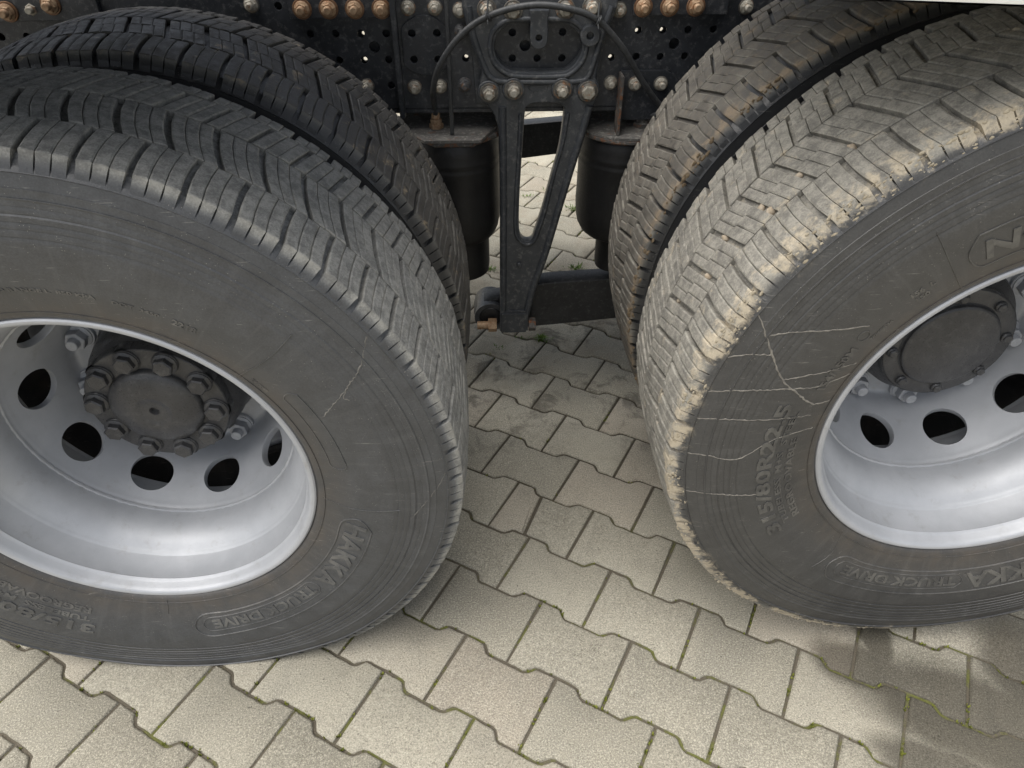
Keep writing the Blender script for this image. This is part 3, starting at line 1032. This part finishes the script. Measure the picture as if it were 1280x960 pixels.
proto_nut = bolt_mesh('wheel_nut', .032, .020, .026, .006, .0105, .012, M_NUT)
proto_hbolt = bolt_mesh('hub_bolt', .0290, .0150, .0215, .0035, .006, 0, M_HUB, True, .002)
proto_cbolt = bolt_mesh('cap_bolt', .0140, .0075, .0100, .0015, .005, 0, M_HUB, True)
proto_rust = bolt_mesh('bolt', .0215, .0100, .0185, .0035, .0078, .010, M_RUSTB, wmat=M_RUSTW)
proto_grey = bolt_mesh('bolt', .0190, .0095, .0150, .0025, .0068, .010, M_GREYB, wmat=M_GREYW)
proto_dark = bolt_mesh('bolt', .0190, .0095, .0150, .0025, .0068, .007, M_DBOLT)
proto_brk = bolt_mesh('bolt', .0215, .0120, .0190, .0030, .0080, .012, M_GREYB, wmat=M_GREYW)
proto_cap = bolt_mesh('bolt', .0245, .0120, .0205, .0030, .0080, 0, M_GREYB, wmat=M_GREYW)
PROTOS = [proto_nut, proto_hbolt, proto_cbolt, proto_rust, proto_grey, proto_dark, proto_brk, proto_cap]

def put(proto, name, parent, loc, spin=0., mat=None):
    o = bpy.data.objects.new(name, proto.data)
    COL.objects.link(o); o.parent = parent; o.location = loc; o.rotation_euler = (0, spin, 0)
    return o

rb = random.Random(5)
for (cx, cy, cz), nut_ph, hole_ph, lab in (((XL, YL, ZL), -62., -112.5, 'silver rim of the left wheel around a hub with ten large bolts'), ((XR, YR, ZR), -84., -70., 'silver rim of the right wheel around a plain hub cap')):
    rim = rim_barrel((cx, cy, cz)); rim['label'] = lab
    wheel_disc(rim, hole_ph)
    # weld bead between disc and barrel
    mb = MB(); pts = []
    n = 260
    for i in range(n + 1):
        a = 2 * pi * i / n
        pts.append(((.2368 + rb.uniform(-.0003, .0003)) * cos(a), .1450 + rb.uniform(-.0005, .0005), .2368 * sin(a)))
    mb.tube(pts, [.0034 + .0007 * sin(i * 1.9) for i in range(n + 1)], 6, False)
    mb.make('weld_bead', M_RIM, rim)
    for i in range(10):
        a = RAD(nut_ph + 36 * i)
        put(proto_nut, 'wheel_nut', rim, (.1675 * cos(a), .2915, .1675 * sin(a)), rb.random())
    # small balance nicks on the lip
    ri = rim_barrel((cx, cy + DUAL, cz))
    ri['label'] = 'rim of the inner dual wheel seen through the hand holes'

# ---- hubs
mb = MB()
mb.lathe([(.0005, .1780), (.1130, .1780), (.1165, .1785), (.1180, .1800), (.1180, .2010), (.1165, .2040), (.1220, .2100), (.1300, .2250), (.1340, .2500), (.1340, .2700), (.1400, .2900), (.1400, .33), (.11, .34), (.11, .62), (.001, .62)], 72)
hubL = mb.make('hub', M_HUB, truck, (XL, YL, ZL), 30); hubL['label'] = 'black hub with ten large hex bolts round a domed cap'
mb = MB()
mb.lathe([(.0790, .1785), (.0785, .1735), (.0765, .1700), (.0735, .1672), (.0660, .1636), (.0560, .1606), (.0440, .1584), (.0330, .1574), (.0280, .1580), (.0240, .1600), (.0180, .1612), (.0110, .1610), (.0085, .1615), (.0072, .1650), (.0060, .1700), (.0005, .1705)], 64)
mb.make('hub_cap', M_HUB, hubL, None, 40)
for i in range(22):
    a = 2 * pi * i / 22
for i in range(10):
    a = RAD(-6 + 36 * i)
    put(proto_hbolt, 'hub_bolt', hubL, (.0985 * cos(a), .1782, .0985 * sin(a)), rb.random() * 2)
# cast pads behind the bolts
for i in range(10):
    a = RAD(-6 + 36 * i)
    mb = MB(); mb.lathe([(.0215, .1790), (.0215, .1985), (.019, .2005)], 20, (.1010 * cos(a), 0, .1010 * sin(a)))
    mb.make('bolt_pad', M_HUB, hubL, None, 30)

mb = MB()
mb.lathe([(.1100, .2075), (.1115, .2095), (.1115, .2220), (.1095, .2240), (.1150, .2300), (.1280, .2420), (.1320, .2600), (.1320, .2700), (.1400, .2900), (.1400, .33), (.11, .34), (.11, .62), (.001, .62)], 72)
hubR = mb.make('hub', M_HUB, truck, (XR, YR, ZR), 30); hubR['label'] = 'dark grey hub with a flat round cap held by small bolts'
mb = MB()
mb.lathe([(.1100, .2080), (.1085, .2062), (.1060, .2055), (.0845, .2055), (.0825, .2035), (.0812, .1985), (.0790, .1965), (.0760, .1958), (.0005, .1950)], 72)
mb.make('hub_cap', M_HUB, hubR, None, 30)
for i in range(8):
    a = RAD(-37 + 45 * i)
    put(proto_cbolt, 'cap_bolt', hubR, (.0960 * cos(a), .2056, .0960 * sin(a)), rb.random() * 2)

# ---- frame rail
YF = .78
HOLES = [(-0.5022, 0.9867), (-0.45, 0.9365), (-0.40, 0.9365), (-0.35, 0.9365), (-0.30, 0.9365), (-0.35, 0.8868), (-0.30, 0.8868), (-0.30, 0.8368), (-0.249, 0.9365), (-0.199, 0.9365), (-0.249, 0.8878), (-0.20, 0.8873), (-0.1443, 0.8883), (0.205, 0.9375), (0.255, 0.9375), (0.305, 0.938), (0.155, 0.8870), (0.2055, 0.8880), (0.2555, 0.8872), (0.306, 0.8882), (0.3576, 0.9868), (-0.049, 0.936), (0.0521, 0.936), (-0.049, 0.8873), (0.0017, 0.8870), (0.0526, 0.8868), (-.40, .8868), (.3565, .938), (.3565, .888), (.407, .938), (.407, .888)]
HOLES += [(-.55 - .05 * i, z) for i in range(12) for z in (.9365, .8868)] + [(.457 + .05 * i, z) for i in range(10) for z in (.938, .888)]
BIG = [(-0.3259, 0.9110), (0.2808, 0.9118), (-0.0231, 0.9113)]
loops = [[(-1.9, .790), (1.9, .790), (1.9, 1.072), (-1.9, 1.072)]]
loops += [circ(x, z, .0072, 18) for x, z in HOLES] + [circ(x, z, .0105, 22) for x, z in BIG]
rail = plate('frame_rail', loops, YF, YF + .009, .0008, M_FRAME, truck)
rail['label'] = 'dark blue-grey perforated frame rail above the wheels'
mb = MB()
mb.box((0, YF + .045, .784), (3.8, .088, .010), .002); mb.box((0, YF + .045, 1.078), (3.8, .088, .010), .002)
mb.make('rail_flange', M_FRAME, rail)
plate('hole_backing', [[(-1.9, .800), (1.9, .800), (1.9, 1.06), (-1.9, 1.06)]] + [circ(x, z, .0042, 14) for x, z in ((-.349, .930), (-.352, .881), (.2065, .931), (.2575, .932), (.1565, .881), (-.143, .884))], YF + .030, YF + .038, .0008, M_FRAME, rail)  # added backing keeps the rail holes dark; its small holes leave bright spots
mb = MB(); mb.box((0, 1.64, .93), (3.8, .01, .29))
mb.make('far_rail', M_FRAME, rail)
RUSTY = [(-1.0105, .9835), (-.9263, .9950), (-.4547, .9840), (-.4042, .9838), (-.3541, .9836), (-.3030, .9833), (.2065, .9825), (.2585, .9830), (.3102, .9830)]
GREY = [(-.9668, .9863), (-.5529, .9899), (-.2526, .9827), (-.2001, .9822), (-.1517, .9770), (.1622, .9755), (-.2524, .8335), (-.1992, .8340), (.1569, .8378), (.4138, .9792), (.457, .838), (-.35, .8368)]
# strip plates under the rusty bolts
for x0, x1, z0 in ((-1.25, -.84, .966), (-.481, -.287, .9665), (.187, .375, .9670)):
    plate('strip_plate', [[(x0, z0), (x1, z0), (x1, 1.06), (x0, 1.06)]], YF - .011, YF - .0003, .0015, M_FRAME, rail)
for x, z in RUSTY:
    put(proto_rust, 'bolt', rail, (x, YF - .0112, z), rb.random() * 2)
for x, z in GREY:
    put(proto_grey, 'bolt', rail, (x, YF - .0002, z), rb.random() * 2)
put(proto_dark, 'bolt', rail, (-.1481, YF - .0002, .8366), .4)
put(proto_dark, 'bolt', rail, (-.150, YF - .0002, .9390), .8)
# oval pad left of the bracket
oval = [(-.2245 + .0455 * max(-1, min(1, 1.25 * cos(a))), .9100 + (.060 if sin(a) > 0 else .053) * sin(a)) for a in [2 * pi * i / 36 for i in range(36)]]
pad_h = [circ(-.249, .9365, .0072, 18), circ(-.199, .9365, .0072, 18), circ(-.249, .8878, .0072, 18), circ(-.20, .8873, .0072, 18)]
plate('oval_pad', [oval] + pad_h, YF - .004, YF - .0003, .0012, M_FRAME, rail)
# upright flat bar and thin rod
mb = MB(); mb.box((-.2800, YF - .016, .92), (.0105, .028, .285), .0015); mb.make('upright_bar', M_FRAME, rail)
mb = MB(); mb.tube([(-.1757, .755, 1.05), (-.1762, .752, .92), (-.1780, .748, .745)], .0042, 10); mb.make('thin_rod', M_HOSE, rail)
# angle bracket on the right
plate('angle_bracket', [[(.1768, .762), (.3050, .762), (.3050, .835), (.2807, .8570), (.2665, .8635), (.1768, .8630)], circ(.207, .8372, .008), circ(.2615, .8366, .008)], YF - .007, YF - .0004, .0012, M_FRAME, rail)
mb = MB(); mb.box((.1745, YF - .026, .798), (.0055, .045, .128), .0015); mb.make('bracket_flange', M_RUSTPL, rail)
put(proto_grey, 'bolt', rail, (.2070, YF - .0072, .8372), .3); put(proto_grey, 'bolt', rail, (.2615, YF - .0072, .8366), .9)

# ---- cast hanger bracket
BF = .745
BOUT = [(-0.1466, 1.0549), (-0.1467, 0.988), (-0.1389, 0.9543), (-0.1307, 0.9225), (-0.1117, 0.8698), (-0.1165, 0.8497), (-0.1154, 0.8211), (-0.101, 0.8016), (-0.0873, 0.7817), (-0.0800, 0.7565), (-0.0780, 0.66), (-0.0780, 0.5858), (-0.0800, 0.40), (-0.0818, 0.2289), (-0.0092, 0.2295), (-0.0090, 0.262), (0.0053, 0.3386), (0.0394, 0.4567), (0.0692, 0.5831), (0.1002, 0.7159), (0.1137, 0.7723), (0.1232, 0.8053), (0.1300, 0.8246), (0.1277, 0.8469), (0.121, 0.8563), (0.1282, 0.9111), (0.1406, 0.9518), (0.1532, 0.9856), (0.1559, 1.0529)]
BWIN = [(-0.0859, 0.9150), (-0.0785, 0.9394), (-0.0596, 0.955), (-0.0347, 0.9577), (0.0338, 0.957), (0.0621, 0.9539), (0.0818, 0.9379), (0.0895, 0.9150), (0.0814, 0.8905), (0.063, 0.8725), (0.0404, 0.8681), (-0.0342, 0.8689), (-0.06, 0.8753), (-0.0791, 0.8922)]
BSLIT = [(-0.0235, 0.7858), (-0.017, 0.8005), (-0.0005, 0.8060), (0.0412, 0.8058), (0.0548, 0.8000), (0.0588, 0.7864), (0.0518, 0.7114), (0.0350, 0.640), (0.0183, 0.5664), (0.002, 0.5101), (-0.0034, 0.4936), (-0.0137, 0.4880), (-0.026, 0.4941), (-0.0337, 0.517), (-0.0341, 0.585), (-0.0287, 0.702)]
hang = plate('hanger_bracket', [BOUT, sm2(BWIN, 3), sm2(BSLIT, 3)], BF + .006, BF + .030, .003, M_CAST, truck)
hang['label'] = 'dark cast V-shaped hanger bracket between the two axles'
def ridge(name, pts, r, n=6):
    mb = MB()
    q = spline([(x, BF + .006, z) for x, z in pts], n)
    mb.tube(q, r, 10)
    return mb.make(name, M_CAST, hang, None, 60)
# raised ribs round the openings and down both legs
ridge('rib', [(-.0705, .80), (-.0705, .755), (-.0700, .66), (-.0705, .55), (-.0720, .40), (-.0735, .245)], [.0085] * 31)
ridge('rib', [(.112, .80), (.104, .765), (.091, .71), (.060, .583), (.030, .457), (-.002, .345), (-.016, .27)], [.0085] * 37)
ridge('rib', [(-.0330, .785), (-.0360, .70), (-.0415, .60), (-.0420, .515), (-.030, .487), (-.0137, .479), (.001, .487), (.010, .51), (.0255, .5664), (.044, .66), (.0585, .72), (.0675, .786)], .0045)
ridge('rib', [(-.095, .915), (-.0875, .945), (-.063, .963), (-.034, .966), (.034, .9655), (.067, .962), (.0905, .943), (.098, .915), (.089, .885), (.067, .864), (.041, .8592), (-.034, .86), (-.064, .867), (-.087, .888), (-.095, .915)], .0055, 5)
ridge('rib', [(-.133, .99), (-.1295, .955), (-.1215, .922), (-.104, .875), (-.094, .86), (-.075, .851), (-.02, .8495), (.05, .8490), (.085, .850), (.105, .858), (.119, .905), (.131, .952), (.143, .988)], .0062, 5)
# bosses
for x, z in ((-.098, .8306), (-.0477, .8355), (.0525, .8351), (.1059, .8313)):
    mb = MB(); mb.lathe([(.0235, BF + .012), (.0230, BF + .0015), (.0215, BF), (.0005, BF)], 28, (x, 0, z))
    mb.make('bolt_boss', M_CAST, hang, None, 35)
for k, (x, z) in enumerate(((-.098, .8306), (-.0477, .8355), (.0525, .8351))):
    put(proto_brk, 'bolt', hang, (x, BF - .0003, z), .3 + k)
put(proto_cap, 'bolt', hang, (.1059, BF - .0003, .8313), .2)
for x, z in ((-.0993, .9850), (-.0487, .9820), (.0522, .9840), (.1035, .9870)):
    put(proto_brk, 'bolt', hang, (x, BF + .0045, z), x * 40)
# hanging tab and the round boss, both with a hole
tab = [(-.0170, .985), (-.0150, .965), (-.0160, .945), (-.0165, .934), (-.0140, .924), (-.0080, .917), (.0015, .9145), (.0110, .917), (.0170, .924), (.0195, .934), (.0190, .945), (.0180, .965), (.0200, .985)]
plate('tab', [tab, circ(.0016, .9355, .0060)], BF - .010, BF + .008, .002, M_CAST, hang)
plate('ring_boss', [circ(.1023, .9377, .0195, 30), circ(.1023, .9377, .0068)], BF - .008, BF + .008, .002, M_CAST, hang)
# embossed arrow, open outline
ar = [(-.0185, .8372), (-.0055, .8475), (-.0055, .8425), (.0225, .8425), (.0225, .8318), (-.0055, .8318), (-.0055, .8268)]
mb = MB(); mb.tube([(x, BF + .0058, z) for x, z in ar + [ar[0]]], .0010, 6, False); mb.make('embossed_arrow', M_CAST, hang)
mb = MB(); mb.lathe([(.0062, BF + .008), (.0060, BF + .002), (.0045, BF + .0005), (.0005, BF + .0003)], 16, (-.0332, 0, .4257)); mb.make('stud', M_CAST, hang)
# foot: thicker block at the lower end
mb = MB(); mb.box((-.0455, BF + .012, .262), (.071, .036, .064), .005); mb.make('foot', M_CAST, hang)
# back plate of the bracket against the rail
plate('back_plate', [[(-.125, .80), (.125, .80), (.15, 1.05), (-.14, 1.05)], sm2(BWIN, 2)], BF + .0305, YF - .0004, .001, M_CAST, hang)

# ---- link arms with their bush
def link_arm(y, lab):
    a = plate('link_arm', [sm2([(-.148, .262), (-.120, .296), (-.06, .312), (.015, .3458), (.25, .362), (.62, .40), (.66, .36), (.62, .28), (.23, .236), (.015, .2154), (-.06, .212), (-.125, .222)], 4)], y, y + .055, .004, M_ARM, truck)
    a['label'] = lab
    return a
arm = link_arm(.790, 'flat black suspension arm running from the hanger foot to the right axle')
mb = MB()
mb.lathe([(.0400, .776), (.0410, .774), (.0410, .860), (.0400, .862)], 40, (-.1053, 0, .2574))
mb.lathe([(.0290, .776), (.0410, .774)], 40, (-.1053, 0, .2574))
mb.make('bush_ring', M_CAST, arm, None, 35)
mb = MB(); mb.lathe([(.0290, .778), (.026, .774), (.017, .772), (.0005, .772)], 32, (-.1053, 0, .2574)); mb.make('rubber_bush', M_BLACK, arm)
mb = MB()
mb.lathe([(.0175, 0), (.0175, .020), (.0165, .022), (.010, .022)], 6, (-.1080, .752, .2490), 'x')
mb.v = [(x - .004, y, z) for x, y, z in mb.v]
mb.lathe([(.0005, -.030), (.0095, -.030), (.0105, -.028), (.0105, 0)], 16, (-.1100, .752, .2490), 'x')
nutb = mb.make('pivot_nut', M_RUSTB, arm, None, 30)
mb = MB(); mb.lathe([(.0005, .018), (.0160, .018), (.0170, .016), (.0170, 0)], 6, (-.0080, .752, .2490), 'x'); mb.make('pivot_nut', M_RUSTPL, arm)
far = plate('link_arm', [[(-.16, .352), (.022, .342), (.224, .366), (.62, .42), (.62, .50), (.16, .4695), (.026, .4590), (-.16, .45)]], 1.62, 1.675, .004, M_ARM, truck)
far['label'] = 'black suspension arm on the far side seen through the bracket slot'

# ---- air springs
def air_spring(cx, cy, lab, round_plate, R_=.100, pk=.72):
    mb = MB()
    pr = [(.060, .728), (R_ * .93, .727), (R_ * .985, .716), (R_, .700), (R_ * 1.0, .690), (R_ * 1.012, .686), (R_ * 1.012, .680), (R_, .676), (R_, .670), (R_ * 1.010, .667), (R_ * 1.010, .662), (R_, .658), (R_ * 1.0, .600), (R_ * 1.01, .560), (R_ * .995, .530), (R_ * .95, .507), (R_ * .86, .489), (R_ * .76, .480), (R_ * .45, .478)]
    mb.lathe(pr, 72, (cx, cy, 0), 'z')
    a = mb.make('air_spring', M_BLACK, truck, None, 40); a['label'] = lab
    mb = MB(); mb.lathe([(R_ * pk, .482), (R_ * pk, .400), (R_ * (pk - .02), .384), (R_ * (pk - .08), .380), (.001, .380)], 56, (cx, cy, 0), 'z')
    mb.make('piston', M_BLACK, a, None, 35)
    mb = MB()
    mb.lathe([(.02, .7365), (R_ * 1.035, .7365), (R_ * 1.055, .7350), (R_ * 1.058, .7300), (R_ * 1.03, .7265), (R_ * .9, .7262)], 72 if round_plate else 8, (cx, cy, 0), 'z', phase=pi / 8)
    p = mb.make('top_plate', M_RUSTPL, a, None, 30)
    return a
asL = air_spring(-.175, .815, 'black air spring with an angular rusty top plate left of the bracket', False, .098)
asR = air_spring(.208, .822, 'black air spring with a round rusty top plate right of the bracket', True, .103, .46)
# rust-rimmed plates reach out from under the rail
mb = MB()
pl = [(-.300, .90), (-.300, .800), (-.236, .716), (-.118, .716), (-.0835, .800), (-.0835, .90)]
n = len(pl)
mb.add([(x, y, .7372) for x, y in pl] + [(x, y, .7430) for x, y in pl], [tuple(range(n))[::-1], tuple(range(n, 2 * n))] + [(i, (i + 1) % n, n + (i + 1) % n, n + i) for i in range(n)])
mb.make('mount_plate', M_PLATE, asL, None, 20)
mb = MB()
pl = [(.208 + .108 * cos(a), .822 + .108 * sin(a)) for a in [pi + .15 + (pi - .3) * i / 24 for i in range(25)]] + [(.33, .90), (.10, .90)]
n = len(pl)
mb.add([(x, y, .7372) for x, y in pl] + [(x, y, .7420) for x, y in pl], [tuple(range(n))[::-1], tuple(range(n, 2 * n))] + [(i, (i + 1) % n, n + (i + 1) % n, n + i) for i in range(n)])
mb.make('mount_plate', M_PLATE, asR, None, 20)
# fittings
mb = MB()
mb.lathe([(.0155, .7432), (.0155, .752), (.0135, .753)], 6, (-.2135, .795, 0), 'z'); mb.lathe([(.0125, .752), (.0125, .762), (.0095, .7635), (.0095, .772), (.0075, .775), (.001, .775)], 6, (-.2135, .795, 0), 'z', phase=.3)
mb.make('fitting', M_RUSTB, asL, None, 30)
mb = MB()
mb.lathe([(.0190, .7422), (.0190, .751), (.0165, .753)], 6, (.236, .790, 0), 'z'); mb.lathe([(.0150, .753), (.0150, .759), (.0125, .761), (.001, .761)], 6, (.236, .790, 0), 'z', phase=.25)
mb.make('fitting', M_RUSTPL, asR, None, 30)
mb = MB(); mb.tube(spline([(.232, .786, .766), (.252, .780, .770), (.275, .776, .772), (.32, .776, .775)], 5), [.0085] * 16, 12); mb.make('elbow_hose', M_HOSE, asR, None, 50)
plate('name_patch', [[(.185, .557), (.213, .552), (.213, .562), (.185, .567)]], .7165, .7195, .0003, M_HOSE, asR)

# ---- air hose
HOSE = [(-.2135, .795, .768), (-.2140, .776, .800), (-.2129, .745, .8334), (-.1965, .722, .8868), (-.1593, .718, .9375), (-.1121, .718, .9722), (-.0512, .718, .9923), (.009, .718, .9972), (.07, .718, .9872), (.1173, .720, .9661), (.1681, .728, .9160), (.2146, .742, .8520), (.2640, .757, .7960), (.33, .765, .745)]
mb = MB(); mb.tube(spline(HOSE, 8), .0060, 14)
hose = mb.make('air_hose', M_HOSE, truck, None, 60); hose['label'] = 'black rubber air hose arching over the hanger bracket'
for x, z, a in ((-.0985, .9790, .45), (.1115, .9700, -.45)):
    mb = MB()
    for s in range(2):
        ring = [(x + .0085 * cos(q) * sin(a) * -1 + (s * .003), .718 + .0085 * sin(q), z + .0085 * cos(q) * cos(a)) for q in [2 * pi * i / 16 for i in range(17)]]
        mb.tube(ring, .0016, 6, False)
    mb.tube([(x, .712, z + .006), (x + .002, .722, z + .030)], .0018, 6)
    mb.tube([(x, .709, z - .004), (x + .001, .705, z - .012)], .0014, 6)
    mb.make('cable_tie', M_HOSE, hose)

# ---- mudguards above the wheels and the deck between the rails
def mudguard(x0, x1, z, tilt, mat, lab, yl=-.060):
    mb = MB()
    Mr = Matrix.Rotation(tilt, 4, 'Y')
    piv = Vector((.2787, 0, z))
    def bx(c, d, ch=.002):
        c = Mr @ Vector(c) + piv
        mb.box(c, d, ch, Mr)
    w = x1 - x0; xm = (x0 + x1) / 2 - .2787
    bx((xm, yl + .002, .0300), (w, .004, .060))
    bx((xm, (yl + .66) / 2, .0580), (w, .66 - yl - .004, .004))
    bx((xm, yl + .012, .0030), (w - .004, .016, .004), .001)
    bx((xm, .6620, .0330), (w, .004, .050))
    g = mb.make('mudguard', mat, truck)
    g['label'] = lab
    return g
mudguard(.10, 1.38, 1.1520, RAD(2.3), M_WHITE, 'white mudguard whose lower edge shows above the right wheel')
mudguard(-1.38, -.22, 1.172, 0., M_UNDER, 'unseen dark mudguard added above the left wheel to shade its tyres', -.110)  # out of view, placed to darken the upper treads of the left tyres
mb = MB(); mb.box((0, 1.215, 1.105), (3.7, .88, .012)); dk = mb.make('chassis_deck', M_UNDER, truck)

for o in PROTOS: bpy.data.objects.remove(o)

# ------------------------------------------------------------------ pebbles wedged in the right tyre
def pebble(seed, size):
    g = random.Random(seed)
    bm = bmesh.new(); bmesh.ops.create_icosphere(bm, subdivisions=2, radius=1)
    sx, sy, sz = g.uniform(.8, 1.3), g.uniform(.7, 1.), g.uniform(.65, .9)
    for v in bm.verts:
        k = 1 + .28 * mnoise.noise(v.co * 1.3 + Vector((seed, 0, 0)))
        v.co = Vector((v.co.x * sx, v.co.y * sy, v.co.z * sz)) * k * size
    me = bpy.data.meshes.new('pebble'); bm.to_mesh(me); bm.free()
    return me
step_R = 2 * pi / 58
def groove(i, w, rib):
    """point at the bottom of a tread groove of the outer right tyre"""
    if rib == 1: th = (i + .5) * step_R - .12 * step_R + RAD(-.8) + .29 * (w + .0188) / .53
    else: th = (i + .5) * step_R + RAD(-.8) + .06 * (w + .104) / .53
    return th, r_tread(w) - DEPTH
ORD = ['uppermost', 'second', 'third', 'fourth', 'fifth', 'sixth', 'lowest']
for q, (deg, w, rib, size) in enumerate(((131., -.052, 1, .0070), (137., -.030, 1, .0062), (143., -.048, 1, .0074), (143.2, -.026, 1, .0060), (149.5, -.010, 1, .0066), (156., -.034, 1, .0060), (162., .004, 1, .0052))):
    i = round((RAD(deg) - RAD(-.8) - .38 * step_R) / step_R)
    th, rr = groove(i, w, rib)
    rr += size * .30
    me = pebble(q + 3, size)
    o = ob('pebble', me, M_STONE, None, (XR + rr * cos(th), YR + RC + w, ZR + rr * sin(th)), 60)
    o.rotation_euler = (q * 1.1, q * .7, q * 2.3)
    o['label'] = ORD[q] + ' of the tan pebbles wedged in the right outer tyre tread'
    o['category'] = 'pebble'; o['group'] = 'pebbles wedged in the tread'

# ------------------------------------------------------------------ weeds between the stones
def tuft(x, y, n, h, spread, label, seed):
    g = random.Random(seed)
    mb = MB()
    for i in range(n):
        a = g.random() * 2 * pi; d = abs(g.gauss(0, spread))
        b = Vector((d * cos(a), d * sin(a) * .6, -.006))
        l = h * g.uniform(.5, 1.1); lean = Vector((cos(a), sin(a), 0)) * l * g.uniform(.3, 1.0)
        s = Vector((-sin(a), cos(a), 0)) * g.uniform(.0012, .0024)
        m1 = b + lean * .4 + Vector((0, 0, l * .6)); t1 = b + lean + Vector((0, 0, l * g.uniform(.6, .95)))
        mb.add([b - s, b + s, m1 + s * .9, m1 - s * .9, t1], [(0, 1, 2, 3), (3, 2, 4)])
    o = mk('grass_tuft', mb.v, mb.f, M_GRASS, None, (x, y, 0))
    o['label'] = label; o['category'] = 'grass tuft'; o['group'] = 'grass tufts between the pavers'
    return o
tuft(.050, 1.031, 70, .024, .011, 'bright green grass tuft just right of the hanger foot', 1)
tuft(-.009, 1.040, 24, .012, .012, 'low sparse grass tuft directly under the hanger foot', 2)
tuft(-.080, .985, 26, .013, .012, 'small grass tuft under the rusty pivot nut', 3)
tuft(-.106, 1.456, 40, .020, .016, 'grass tuft left of the bracket below the left air spring', 4)
tuft(.205, 1.455, 55, .022, .022, 'grass tuft right of the bracket above the suspension arm', 5)
tuft(.246, 1.931, 45, .026, .020, 'grass tuft beside the lower end of the right air spring', 6)
tuft(.171, 2.110, 40, .024, .020, 'grass tuft seen between bracket leg and right air spring', 7)
tuft(.060, 2.060, 30, .020, .018, 'grass tuft seen through the bracket slot', 8)
